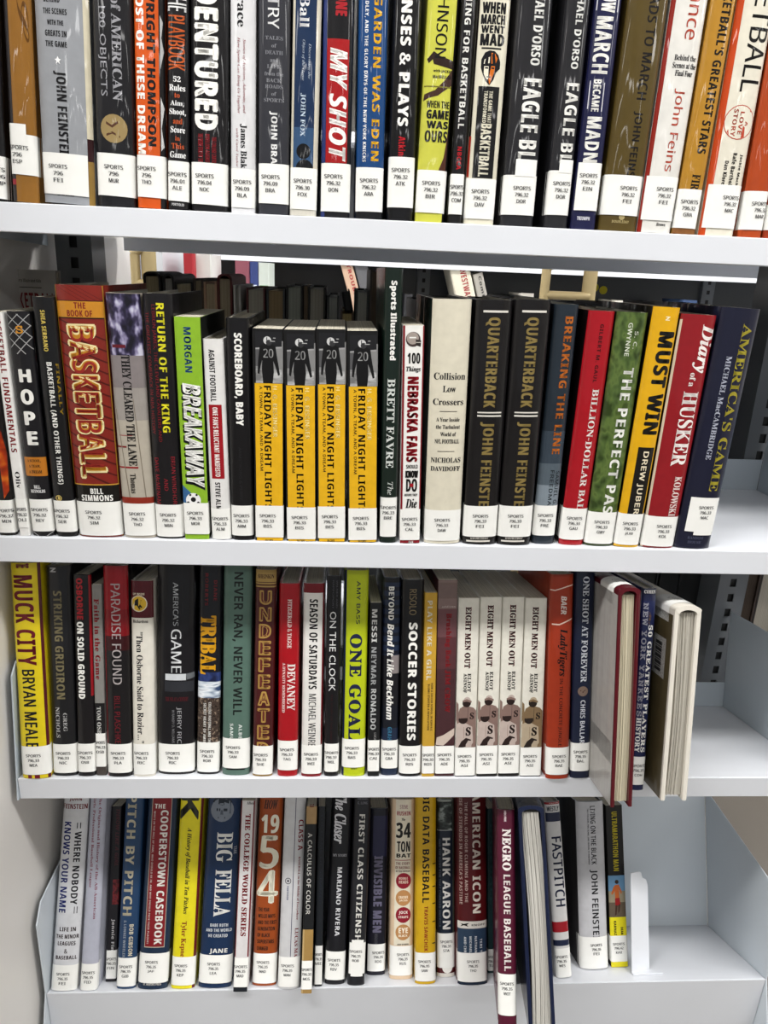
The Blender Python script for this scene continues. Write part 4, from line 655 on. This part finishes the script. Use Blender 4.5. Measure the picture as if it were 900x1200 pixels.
for yy, xa, xb, nm, zz, hs in ((1.502, -.62, 1.02, 'nearer', 1.24, (.165, .225)),):
    x = xa
    while x < xb:
        wd = rnd.uniform(.018, .045); h = rnd.uniform(*hs); col = rnd.choice(pal)
        bad = [q_ for q_ in SKIP if q_[0] - wd < x < q_[1]]
        if bad: x = bad[0][1] + .001; continue
        far_book(x + wd / 2, yy, zz, wd, h, .15, col, 'small distant %s volume, %s from the left on the bookcase across the aisle' % (pnames[col], ordinal(cnt)), band=rnd.choice([None, 'e0dcd0', 'c0a040', '303038']))
        x += wd + .0015; cnt += 1
# named ones that show in the gap
def PX(px, py, Y): return onY(1, px, py, Y)
for (xa, xb, ya, yb, Y, col, band, desc) in (
        (276, 293, 306, 352, 1.12, '8a4a58', 'e0c8c0', 'pink volume with a face on its spine in the left of the gap'),
        (293, 303, 307, 346, 1.12, '2c3c78', 'c8d0e4', 'royal blue volume with a round logo beside a pink one'),
        (303, 316, 308, 350, 1.12, 'c8d0c8', '6c9a5c', 'white and green volume right of the royal blue one in the gap'),
        (216, 228, 297, 340, 1.02, 'a81c28', 'f0e0dc', 'bright red spine with white capitals in the left of the gap'),
        (229, 249, 298, 345, 1.05, 'd8d8d4', '5c9a48', 'white patterned volume right of the bright red spine in the gap'),
        (116, 124, 291, 322, 1.0, '50306c', '8c70b0', 'purple volume glimpsed between white posts at the left'),
        (126, 142, 293, 320, 1.0, '8a5c34', '5c3820', 'brown volume glimpsed between white posts at the left')):
    a = PX(xa, yb, Y); c_ = PX(xb, yb, Y); t_ = PX((xa + xb) / 2, ya, Y)
    zb = EYE + SHELF[1][0] + a[2]; zt = EYE + SHELF[1][0] + t_[2]
    far_book((a[0] + c_[0]) / 2, Y, EYE - .12, c_[0] - a[0] - .001, zt - (EYE - .12), .14, col, desc, band=band, grp='volumes on the small white rack')
# a small white rack that carries them
rk = empty('book_rack', Matrix.Translation((0, 1.0, 0))); tag(rk, 'small white display rack with upright dividers behind the gap', 'rack')
q = MB(); q.box(-.52, -.08, 0, .32, EYE - .126, EYE - .121, mW); q.build('shelf', rk)
for xa in (108, 145, 184):
    a = PX(xa, 320, 1.0)[0]; q = MB(); q.box(a, a + .014, -.004, .32, 0, EYE + .10, mW); q.build('divider', rk)
q = MB()
q.box(-.50, -.49, .3, .32, 0, EYE - .126, mW); q.box(-.10, -.09, .3, .32, 0, EYE - .126, mW); q.box(-.10, -.09, 0, .02, 0, EYE - .126, mW); q.build('leg', rk)
# wooden chair-like loop at the right of the gap (bentwood frame of a display easel)
def bent(name, px0, px1, ytop, Y, desc):
    x0 = PX(px0, 340, Y)[0]; x1 = PX(px1, 340, Y)[0]; zt = EYE + SHELF[1][0] + PX(px0, ytop, Y)[2]
    r = empty('bentwood_frame', Matrix.Translation(((x0 + x1) / 2, Y, 0))); tag(r, desc, 'frame'); hw = (x1 - x0) / 2; m = mat('a8966c', 'd')
    def bar(a, c, n, rad=.015):
        q = MB(); d = Vector(c) - Vector(a); Lh = d.length; M3 = d.to_track_quat('Z', 'Y').to_matrix()
        pts = [(Vector(a) + M3 @ Vector((rad * math.cos(t), rad * .6 * math.sin(t), s))) for s in (0, Lh) for t in [i * math.tau / 10 for i in range(10)]]
        q.add(pts, [(i, (i + 1) % 10, (i + 1) % 10 + 10, i + 10) for i in range(10)], m, True); q.add(pts, [tuple(range(9, -1, -1)), tuple(range(10, 20))], m); return q.build(n, r)
    bar((-hw, 0, 0), (-hw + .004, 0, zt - .02), 'post'); bar((hw, 0, 0), (hw, 0, zt), 'post')
    bar((-hw, 0, zt - .075), (hw, 0, zt - .075), 'crossbar'); bar((-hw, 0, .4), (hw, 0, .4), 'crossbar')
    bar((-hw, 0, zt - .02), (hw, 0, zt - .0), 'crossbar')
bent('a', 636, 690, 300, .86, 'tan bentwood frame standing in the aisle at the right of the gap')
bent('b', 158, 176, 285, .86, 'narrow tan bentwood frame standing in the aisle at the left of the gap')
# yellow price dots / tags
for (px, py, c) in ((707, 340, 'd8c81c'), (697, 337, 'd8c81c')):
    p = PX(px, py, 1.748); q = MB(); n = 16; rr = .013
    q.prism([(p[0] + rr * math.cos(i * math.tau / n), EYE + SHELF[1][0] + p[2] + rr * math.sin(i * math.tau / n)) for i in range(n)], 'y', 1.7475, 1.7495, mat(c, 'd')); o = q.build('round_tag')
    tag(o, 'small round yellow tag on the distant bookcase, %s of two' % ('right' if px > 700 else 'left'), 'tag')

# ------------------------------------------------------------------ volumes on the rear face, seen from their page side
def rear(px0, px1, py, board, page, desc, Y=.318, style='edge', lean=0, zs=-.26):
    a = PX(px0, py, Y); c_ = PX(px1, py, Y); zt = EYE + SHELF[1][0] + a[2]; zb = EYE + zs + .0006
    h = zt - zb; wd = c_[0] - a[0] - .0008; D = .15
    r = empty('hardback_book', Matrix.Translation(((a[0] + c_[0]) / 2, Y, zb + abs(math.sin(lean)) * wd / 2)) @ Matrix.Rotation(lean, 4, 'Y')); tag(r, desc, 'book', 'volumes on the rear face')
    m = mat(board, 'd'); t = .0025; q = MB()
    q.box(-wd / 2, -wd / 2 + t, 0, D, 0, h, m); q.box(wd / 2 - t, wd / 2, 0, D, 0, h, m)
    if style == 'spineup':
        n = 8; o_ = []; hw = wd / 2
        for i in range(n + 1):
            an = math.pi * i / n; o_.append((-hw * math.cos(an), h + .006 * math.sin(an)))
        i_ = [(x * (1 - 2 * t / wd), z - t) for x, z in o_]
        q.prism(o_ + i_[::-1], 'y', 0, D, m)
    else: q.box(-wd / 2, wd / 2, D - t, D, 0, h, m)
    q.build('cover', r)
    q = MB(); q.box(-wd / 2 + t + .0002, wd / 2 - t - .0002, .004, D - t - .002, .003, h - (.003 if style == 'edge' else .0005), mat(page, 'g')); q.build('pages', r)
    return r
for px0, px1, py, bd, pg, ds, stl in (
        (167, 188, 323, '16161a', 'b8ac8c', 'spine-up black volume with cream pages, first behind the front row', 'spineup'),
        (190, 204, 326, '1a1a1e', 'c4c4c0', 'spine-up black volume with pale pages, second behind the front row', 'spineup'),
        (204, 226, 330, '1c1a1c', 'b0a68c', 'dark volume with dim brown pages behind the yellow titled one', 'edge'),
        (226, 238, 326, '4c4038', 'a89c84', 'tan jacketed volume in the left middle of the gap', 'edge'),
        (238, 254, 330, 'c4a088', 'c8b89c', 'peach coloured volume left of a red boarded one', 'edge'),
        (254, 272, 326, '5c1c1c', 'b8ac94', 'spine-up dark red volume with cream pages', 'spineup'),
        (273, 282, 334, 'c8c8c8', 'b0b0ac', 'pale thin volume right of the spine-up dark red one', 'edge'),
        (288, 311, 337, '4c1418', 'b4b2a8', 'red boarded volume with grey pages above the player paperbacks', 'edge'),
        (312, 334, 338, '3c4044', 'a08c6c', 'grey boarded volume with brown pages above the player paperbacks', 'edge'),
        (335, 355, 334, '1c1e20', 'a4aaa4', 'tall black boarded volume above the second player paperback', 'edge'),
        (356, 361, 335, '50402c', '80684c', 'very thin brown volume between two black boarded ones', 'edge'),
        (361, 382, 336, '141416', 'a4a29a', 'black boarded volume above the third player paperback', 'edge'),
        (383, 398, 346, '303438', '989c9c', 'lower slate volume above the third player paperback', 'edge'),
        (399, 415, 365, '3c2c1c', 'b8a878', 'low brown volume with cream top above the fourth paperback', 'edge'),
        (417, 433, 340, '2c3032', 'acaeac', 'grey paged volume left of the tall mylar covered one', 'edge'),
        (434, 446, 316, '3c3430', '5c5044', 'tall brown volume in clear film beside the dark green one', 'edge')):
    rear(px0, px1, py, bd, pg, ds, style=stl)
x = 487; i = 0
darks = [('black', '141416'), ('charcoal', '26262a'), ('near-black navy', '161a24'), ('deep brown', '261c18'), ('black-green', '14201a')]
for wd_, py in ((26, 352), (30, 349), (24, 353), (28, 350), (30, 346), (26, 352), (30, 356), (28, 354), (32, 353), (30, 355), (28, 352), (30, 357), (24, 354)):
    nmc, hx = darks[i % 5]
    near = ['the cream one', 'the cream and gold lettered ones', 'the first gold lettered one', 'the gold lettered pair', 'the second gold lettered one', 'the slate one', 'the red one', 'the red and moss ones', 'the moss green one', 'the golden yellow one', 'the crimson one', 'the crimson and navy ones', 'the leaning navy one'][i]
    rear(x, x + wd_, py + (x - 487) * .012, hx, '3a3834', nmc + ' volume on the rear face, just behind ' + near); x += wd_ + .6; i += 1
# two leaning over the row, and three near the tall green one
def leaner(px0, px1, py0, py1, Y, lean, col, band, desc, txt=None, tc='a01c28'):
    a = PX(px0, py1, Y); c_ = PX(px1, py1, Y); tt = PX(px0, py0, Y); r_ = onY(1, (px0 + px1) / 2, py1, Y); z0 = EYE + SHELF[1][0] + r_[2]
    wd = c_[0] - a[0]; h = (tt[2] - a[2]) * 1.02
    r = far_book((a[0] + c_[0]) / 2, Y, z0, wd, h, .12, col, desc, lean=lean, grp='volumes leaning over the rear row')
    if txt:
        v, fs = glyphs(txt, 'b'); q = MB(); q.add([(-wd * .1 + bb * wd * .45, -.0006, h * .95 - aa * h * .9) for aa, bb in v], fs, mat(tc, 'd')); q.build('title', r)
leaner(404, 414, 342, 364, .33, math.radians(-12), '1c2024', None, 'small black volume leaning above the fourth player paperback')

# a big picture-format volume behind the first ones of the second shelf
Yb = .165; tl = onY(2, 1, 315, Yb); tr = onY(2, 62, 315, Yb)
xw0, xw1 = tl[0] - .07, tr[0] + .002; hh = tl[2]
r = empty('picture_book', FRM[2] @ Matrix.Translation((xw0, Yb, .0004))); tag(r, 'large pale grey picture volume facing out behind the leftmost books on the second shelf', 'book')
W_ = xw1 - xw0; q = MB(); mm = mat('aaa59e', 'm')
q.box(0, W_, 0, .002, 0, hh, mm); q.box(0, W_, .014, .016, 0, hh, mm); q.box(0, .002, .002, .014, 0, hh, mm)
zpx = lambda y: onY(2, 30, y, Yb)[2]
xpx = lambda x_: onY(2, x_, 330, Yb)[0] - xw0
for s, x0_, x1_, y0_, y1_, cc, st in (('Sports Illustrated Kids', 18, 48, 327, 332, '1e1c1c', 'x'), ('BASKETBALL', 0, 84, 343, 362, '7a1820', 'x')):
    v, fs = glyphs(s, st); X0, X1 = xpx(x0_), min(xpx(x1_), W_ - .002); z0_, z1_ = zpx(y1_), zpx(y0_)
    q.add([(X0 + a * (X1 - X0), -.0004, z0_ + bb * (z1_ - z0_)) for a, bb in v], fs, mat(cc, 'm'))
q.box(xpx(18), xpx(48), -.0003, 0, zpx(337) - .0004, zpx(337) + .0004, mat('1e1c1c', 'm')); q.build('cover', r)
q = MB(); q.box(.0025, W_ - .002, .0022, .0138, .002, hh - .002, mat('cfc8b6', 'g')); q.build('pages', r)

# ------------------------------------------------------------------ volumes shelved pages outward, overhanging the lip
def outward(row, k_, top, bot, board, page, desc, yaw=0, D=.15, thick=.0028, lft=None, wave=.0012, cap=None, worn=False, leanfix=None, dz=0.):
    fr_, ox, oy, k = FR[k_]
    P0 = lambda x_, y_, Y: onY(row, ox + x_ / k, oy + y_ / k, Y)
    bl, br, yb = bot; xl, xr, yt = top
    Y0 = onZ(row, ox + (bl + br) / 2 / k, oy + yb / k)[1] + dz
    a, c_ = P0(bl, yb, Y0), P0(br, yb, Y0); d_, e = P0(xl, yt, Y0), P0(xr, yt, Y0)
    wd = .5 * ((c_[0] - a[0]) + (e[0] - d_[0])); xb = .5 * (a[0] + c_[0]); xt = .5 * (d_[0] + e[0]); h = .5 * (d_[2] + e[2])
    lean = math.atan2(xt - xb, h)
    Lm = Matrix.Translation((xb, Y0, wd / 2 * abs(math.sin(lean)) + .0004)) @ Matrix.Rotation(-math.radians(yaw), 4, 'Z') @ Matrix.Rotation(lean, 4, 'Y')
    r = empty('hardback_book', FRM[row] @ Lm); tag(r, desc, 'book', 'volumes shelved pages outward')
    m = mat(board, 'm' if not worn else 'd'); q = MB(); hw = wd / 2; t = thick; N = 18
    # boards: slightly bowed sheets with rounded outer edge
    for s in (-1, 1):
        zz = [h * i / N for i in range(N + 1)]
        bow = lambda z: 0
        vs = []
        for z in zz:
            xo = s * hw + bow(z) * .5; xi = s * (hw - t) + bow(z) * .5
            vs += [(xo, .0008, z), (xo, D, z), (xi, D, z), (xi, .0008, z), ((xo + xi) / 2, 0, z)]
        fs = []
        for i in range(N):
            for j, jj in ((0, 1), (1, 2), (2, 3), (3, 4), (4, 0)):
                f = (i * 5 + j, i * 5 + jj, i * 5 + 5 + jj, i * 5 + 5 + j); fs.append(f if s < 0 else f[::-1])
        q.add(vs, fs, m); q.add(vs[:5], [(0, 1, 2, 3, 4)], m); q.add(vs[-5:], [(4, 3, 2, 1, 0)], m)
    n = 10   # rounded spine across the top
    o_ = [(-hw * math.cos(math.pi * i / n), h + .005 * math.sin(math.pi * i / n)) for i in range(n + 1)]
    q.prism(o_ + [(x_ * (1 - t / hw), z_ - t) for x_, z_ in o_[::-1]], 'y', .0, D, m)
    q.build('cover', r, fix=True)
    # page block: a wavy fore-edge made of loose sheaves
    ns = 9; pw = (wd - 2 * t - .001); pm = mat(page, 'g')
    rr = random.Random(len(desc)); x_ = -pw / 2; cuts = [0.]
    for i in range(ns): cuts.append(cuts[-1] + rr.uniform(.6, 1.4))
    cuts = [c / cuts[-1] * pw - pw / 2 for c in cuts]; q = MB()
    for i in range(ns):
        x0_, x1_ = cuts[i], cuts[i + 1]; dep = .0045 + rr.uniform(0, .0016); ph_ = rr.uniform(-.4, .4)
        vs = []
        for j in range(N + 1):
            z = .004 + (h - .008) * j / N; wv = wave * math.sin(math.pi * 1.2 * j / N + ph_ * .25) * (1 - .3 * abs(i - ns / 2) / ns)
            vs += [(x0_ + wv, dep, z), (x1_ + wv - .00015, dep + .0003, z), (x1_ - .00015, D - .004, z), (x0_, D - .004, z)]
        fs = []
        for j in range(N):
            for a_, b_ in ((0, 1), (1, 2), (2, 3), (3, 0)): fs.append((j * 4 + a_, j * 4 + b_, j * 4 + 4 + b_, j * 4 + 4 + a_))
        q.add(vs, fs, pm); q.add(vs[-4:], [(0, 1, 2, 3)], pm); q.add(vs[:4], [(3, 2, 1, 0)], pm)
    q.build('pages', r)
    if cap:      # white label over the head of the board, seen on the top corner
        q = MB(); e_ = .0006; o2 = [(-hw - e_, h - .016)] + [(-(hw + e_) * math.cos(math.pi * i / n), h + (.005 + e_) * math.sin(math.pi * i / n)) for i in range(n + 1)] + [(hw + e_, h - .016)]
        k2 = len(o2); q.add([(x_, y_, z_) for y_ in (.013, .052) for x_, z_ in o2], [(i, i + k2, i + 1 + k2, i + 1) for i in range(k2 - 1)], mat('e6e6e2', 'l'), True)
        for i, s_ in enumerate(cap):
            v, fs = glyphs(s_, 'l'); ww = min(.0158 * (1 if i == 0 else .6), 1.4 * hw)
            q.add([(-ww / 2 + aa * ww, .024 + .0054 * (2 - i) + bb * .0032, h + .0061 - .005 * ((-ww / 2 + aa * ww) / hw) ** 2) for aa, bb in v], fs, mat('28282c', 'l'))
        q.build('spine_label', r)
    for (y0_, y1_, z0_, z1_, cc, nm) in lft or ():
        q = MB(); q.box(-hw - .0006, -hw - .0003, y0_, y1_, z0_ * h, z1_ * h, cc if not isinstance(cc, str) else mat(cc, 'm'))
        if nm == 'barcode_sticker':
            for i in range(14):
                y_ = y0_ + (y1_ - y0_) * .3; z_ = (z0_ + (z1_ - z0_) * (.12 + .055 * i)) * h
                q.box(-hw - .0008, -hw - .0006, y_, y_ + (y1_ - y0_) * .5, z_, z_ + (.0012 if i % 3 else .0022), mat('1a1a1a', 'd'))
        q.build(nm, r)
    return r
outward(3, 'L', (246, 341, 205), (209, 303, 1150), '5c0f1b', 'd4cbb0', 'dark red boarded book with pages facing out and spine upward, overhanging third shelf', D=.235, thick=.0038, cap=('SPORTS', '796.35', 'BER'),
        lft=[(.002, .232, .005, .985, 'aaa7a3', 'clear_jacket'), (.004, .10, .20, .30, 'c4c3c0', 'paper_sticker')])
outward(3, 'L', (500, 604, 285), (424, 548, 1120), 'd8d3c8', 'bdb8ac', 'worn off-white boarded book with pages facing out and barcode sticker, overhanging third shelf', D=.235, worn=True, cap=('SPORTS', '796.35', 'CRE'), wave=.002, thick=.0045,
        lft=[(.004, .232, .004, .97, mat('5c5238', 'm'), 'olive_jacket'), (.015, .045, .62, .83, 'dcdcd8', 'barcode_sticker')])
outward(4, 'O', (634, 736, 190), (672, 796, 1175), '172140', 'c9c6be', 'navy boarded book with thick wavy pages facing out, overhanging the bottom shelf', D=.18, wave=.003, yaw=9, thick=.0042)

# ------------------------------------------------------------------ metal bookend at the right of the bottom row
p0 = onZ(4, 737, 1128); p1 = onZ(4, 774, 1130)
r = empty('bookend', FRM[4] @ Matrix.Translation((p0[0] - .0075, .017, .0003))); tag(r, 'white folded metal bookend standing right of the running man paperback', 'bookend')
q = MB(); hB = .128; wB = .030; cy = math.cos(.35); sy = math.sin(.35)
pts = [(0, 0), (wB, 0), (wB - .001, hB - .02), (wB - .004, hB - .012), (wB - .010, hB - .009), (wB - .012, hB - .002), (wB - .016, hB), (0, hB)]
q.prism(pts, 'y', 0, .0014, mW); o = q.build('upright_plate', r, .0004, fix=True); o.rotation_euler.z = .35
q = MB(); q.prism([(0, -.004), (p1[0] - p0[0], -.001), (p1[0] - p0[0] - .002, .004), (.03, .010), (0, .001)], 'z', 0, .0014, mW); q.build('base_plate', r, .0003, fix=True)

# volumes on the lower rear shelf, glimpsed behind the third shelf and past the post
for i, (px0, px1, py, bd, pg, ds) in enumerate((
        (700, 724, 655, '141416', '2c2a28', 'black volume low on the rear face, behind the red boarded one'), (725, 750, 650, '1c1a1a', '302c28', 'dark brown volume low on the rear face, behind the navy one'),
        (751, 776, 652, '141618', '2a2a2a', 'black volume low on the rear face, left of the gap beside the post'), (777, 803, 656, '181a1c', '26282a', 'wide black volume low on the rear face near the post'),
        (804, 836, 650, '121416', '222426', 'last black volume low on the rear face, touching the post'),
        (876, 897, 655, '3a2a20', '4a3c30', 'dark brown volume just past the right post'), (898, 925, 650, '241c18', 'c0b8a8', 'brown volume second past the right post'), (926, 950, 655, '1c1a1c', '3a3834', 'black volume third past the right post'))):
    rear(px0, px1, py, bd, pg, ds, zs=-.5425)

# ------------------------------------------------------------------ front row books
def spine_y(x, w, bul):
    s = min(1., abs(x) / (w / 2)); return bul * s * s + (.0022 if bul > 0 else .0009) * s ** 10
def build_book(bk):
    row, ox, oy, k = FR[bk['fr']]
    e = bk['e']; wb = e[1] - e[0]; wt = e[3] - e[2]; w = min(wb, wt) + .03 * abs(wb - wt) - .0001
    xb = .5 * (e[0] + e[1]); xt = .5 * (e[2] + e[3]); lean = math.atan2(xt - xb, .2)
    w *= math.cos(lean)
    pb = bk.get('pb', False); D = bk.get('D', .148 if row < 4 else .128)
    h = bk.get('h') or (bk['ztop'] - w / 2 * abs(math.sin(lean))) / math.cos(lean)
    bul = 0 if pb else min(.0035, w * .09)
    Y0 = bk['Y0']
    L = Matrix.Translation((xb, Y0, w / 2 * abs(math.sin(lean)) + .0003)) @ Matrix.Rotation(-math.radians(bk.get('yaw', 0)), 4, 'Z') @ Matrix.Rotation(lean, 4, 'Y')
    root = empty('paperback_book' if pb else 'hardback_book', FRM[row] @ L)
    tag(root, bk['desc'] + ' on the ' + ROWNAME[row] if not bk.get('full') else bk['desc'], 'book', bk.get('group', 'books on the ' + ROWNAME[row]))
    fin = 'p' if pb else 'm'; t = .0006 if pb else .0022
    # ---- outer section from back left round the spine to back right
    N = 14; sec = []
    joint = [] if pb else [(-.5, .0105, .0), (-.5, .008, .0009), (-.5, .0055, .0009), (-.5, .0035, 0.)]
    sec.append((-w / 2, D))
    for _, y, ins in joint: sec.append((-w / 2 + ins, y + bul))
    for i in range(N + 1):
        x = -w / 2 + w * (.5 - .5 * math.cos(math.pi * i / N)); sec.append((x, spine_y(x, w, bul)))
    for _, y, ins in joint[::-1]: sec.append((w / 2 - ins, y + bul))
    sec.append((w / 2, D))
    inn = []
    for x, y in sec:
        inn.append((x * (w / 2 - t) / (w / 2), min(y + t * max(0, 1 - abs(x) / (w / 2)) + (t if abs(x) < w / 2 - .0005 else 0), D)))
    c = MB(); m0 = getm(bk['col'], fin); n = len(sec)
    V = [(x, y, z) for z in (0, h) for x, y in sec]
    c.add(V, [(i, i + 1, i + 1 + n, i + n) for i in range(n - 1)], m0, True)
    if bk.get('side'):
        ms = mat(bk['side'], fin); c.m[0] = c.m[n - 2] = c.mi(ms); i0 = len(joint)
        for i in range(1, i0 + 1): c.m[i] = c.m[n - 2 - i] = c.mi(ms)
    V2 = [(x, y, z) for z in (0, h) for x, y in inn]
    mi_ = mat(bk.get('inner', 'd8d4c8'), 'd') if not pb else mat('d8d4c8', 'd')
    c.add(V2, [(i + 1, i, i + n, i + 1 + n) for i in range(n - 1)], mi_, True)
    A = V + V2
    c.add(A, [(n + i, n + i + 1, 3 * n + i + 1, 3 * n + i) for i in range(n - 1)] + [(i + 1, i, 2 * n + i, 2 * n + i + 1) for i in range(n - 1)]
          + [(0, n, 3 * n, 2 * n), (n - 1, 3 * n - 1, 4 * n - 1, 2 * n - 1)], m0)
    # ---- print on the spine
    xl, xr, yt = bk['top']; bl, br, yb = bk['bot']
    Li = L.inverted()
    def zc(y):
        s = (y - yt) / (yb - yt); x = .5 * ((xl + xr) + ((bl + br) - (xl + xr)) * s)
        p = onY(row, ox + x / k, oy + y / k, Y0); return (Li @ Vector(p))[2]
    lay = [0]
    def put(v2, faces, m, off=None):
        """v2: array of (x,z) in book coordinates"""
        lay[0] += 1; off = .00008 + .000012 * lay[0] if off is None else off
        v2 = np.asarray(v2)
        if not len(v2): return
        ext = v2[:, 0].max() - v2[:, 0].min()
        if ext > w * .22 or np.abs(v2[:, 0]).max() > w * .36:
            bm = bmesh.new(); vs = [bm.verts.new((x, z, 0)) for x, z in v2]
            for q in faces:
                try: bm.faces.new([vs[i] for i in q])
                except ValueError: pass
            for s in (-.97, -.9, -.8, -.6, -.3, 0, .3, .6, .8, .9, .97):
                x = s * w / 2
                if v2[:, 0].min() < x < v2[:, 0].max():
                    bmesh.ops.bisect_plane(bm, geom=bm.verts[:] + bm.edges[:] + bm.faces[:], plane_co=(x, 0, 0), plane_no=(1, 0, 0), dist=1e-6)
            bm.verts.index_update(); v2 = np.array([q.co[:2] for q in bm.verts]); faces = [[q.index for q in g.verts] for g in bm.faces]; bm.free()
        c.add([(x, spine_y(x, w, bul) - off, z) for x, z in v2], faces, m)
    def uv(u): return (u - .5) * w
    for el in bk['els']:
        kd = el[0]
        if kd in 'TH':
            _, s, y0, y1, u0, u1, col, st = el; v, fs = glyphs(s, st)
            if not len(v): continue
            z0 = min(zc(y0), h - .001); z1 = zc(y1); X0 = uv(u0); X1 = uv(u1)
            if kd == 'T': q = np.stack([X0 + v[:, 1] * (X1 - X0), z0 + v[:, 0] * (z1 - z0)], 1)
            else: q = np.stack([X0 + v[:, 0] * (X1 - X0), z1 + v[:, 1] * (z0 - z1)], 1)
            q, fs = heavy(q, fs, st, abs(X1 - X0) if kd == 'T' else abs(z0 - z1), kd)
            put(q, fs, getm(col, fin))
        elif kd == 'R':
            _, y0, y1, u0, u1, col = el; z0 = h if y0 == 'top' else min(zc(y0), h); z1 = 0 if y1 == 'bot' else max(0, zc(y1))
            put([(uv(u0), z1), (uv(u1), z1), (uv(u1), z0), (uv(u0), z0)], [(0, 1, 2, 3)], getm(col, fin))
        elif kd == 'C':
            _, u, y, r, col = el; zz = zc(y); rr = abs(zc(y + r) - zc(y - r)) / 2
            put([(uv(u) + rr * math.cos(a), zz + rr * math.sin(a)) for a in [i * math.tau / 20 for i in range(20)]], [tuple(range(20))], getm(col, fin))
        elif kd == 'G':
            _, pts, col = el
            q = [(uv(u), zc(y)) for u, y in pts]
            ar = sum(q[i][0] * q[(i + 1) % len(q)][1] - q[(i + 1) % len(q)][0] * q[i][1] for i in range(len(q)))
            if ar < 0: q = q[::-1]
            put(q, [tuple(range(len(q)))], getm(col, fin))
    co = c.build('cover', root)
    # ---- pages
    g = MB(); i_ = .0001 if pb else .003; px_ = w / 2 - t - .0002
    y0 = bul + t + .0025
    g.box(-px_, px_, y0, D - (.0005 if pb else .004), i_, h - i_ if not pb else h + .0001, mat(bk.get('page', 'd9d2bf'), 'g'))
    g.build('pages', root)
    # ---- call number label
    if bk['lab']:
        ly0, ly1, num, code = bk['lab'][:4]; u0, u1 = bk['lab'][4:6] if len(bk['lab']) > 4 else (0, 1)
        z0 = zc(ly0); z1 = max(.0006, zc(ly1)); l = MB(); ml = mat('ecece8', 'l'); off = .00065
        pts = []
        if u0 <= 0:
            pts += [(-w / 2 - .00012, .0085 + bul), (-w / 2 - .00012, bul + .003)] if pb else [(-w / 2 - .00012, .012 + bul), (-w / 2 + .00079, .0075 + bul), (-w / 2 - .00012, bul + .003)]
        for i in range(17):
            x = uv(u0 + (u1 - u0) * i / 16); x = max(-w / 2, min(w / 2, x)); pts.append((x, spine_y(x, w, bul) - off))
        if u1 >= 1:
            pts += [(w / 2 + .00012, bul + .003), (w / 2 + .00012, .0085 + bul)] if pb else [(w / 2 + .00012, bul + .003), (w / 2 - .00079, .0075 + bul), (w / 2 + .00012, .012 + bul)]
        nn = len(pts)
        l.add([(x, y, z) for z in (z1, z0) for x, y in pts], [(i, i + 1, i + 1 + nn, i + nn) for i in range(nn - 1)], ml, True)
        for (x0, x1, za, zb) in bk.get('tabs', ()):     # torn or doubled label pieces
            za, zb = zc(za), zc(zb); q = [(uv(x0), zb), (uv(x1), zb), (uv(x1), za), (uv(x0), za)]
            xs_ = [uv(x0) + (uv(x1) - uv(x0)) * j / 8 for j in range(9)]
            l.add([(x, spine_y(x, w, bul) - .0009, z) for z in (zb, za) for x in xs_], [(j, j + 1, j + 10, j + 9) for j in range(8)], ml)
        cx = uv(bk.get('lu', .47)); ztx = z0 - min(.0105, (z0 - z1) * .36)
        for i, s in enumerate(['SPORTS', num, code]):
            v, fs = glyphs(s, 'l'); ww = .0158 * (1 if i == 0 else .78 if i == 1 and '.' in s else .52); ww = min(ww, w * .97)
            x0 = max(-w / 2 * .99, min(cx - ww / 2, w / 2 * .99 - ww)); zz = ztx - i * .0054
            q, fs = heavy(np.stack([x0 + v[:, 0] * ww, zz - .0016 + v[:, 1] * .0032], 1), fs, 'l', .0032, 'H')
            l.add([(a, spine_y(a, w, bul) - .00105, bb) for a, bb in q], fs, mat('28282c', 'l'))
        l.build('spine_label', root)
    return root
for bk in BOOKS: build_book(bk)
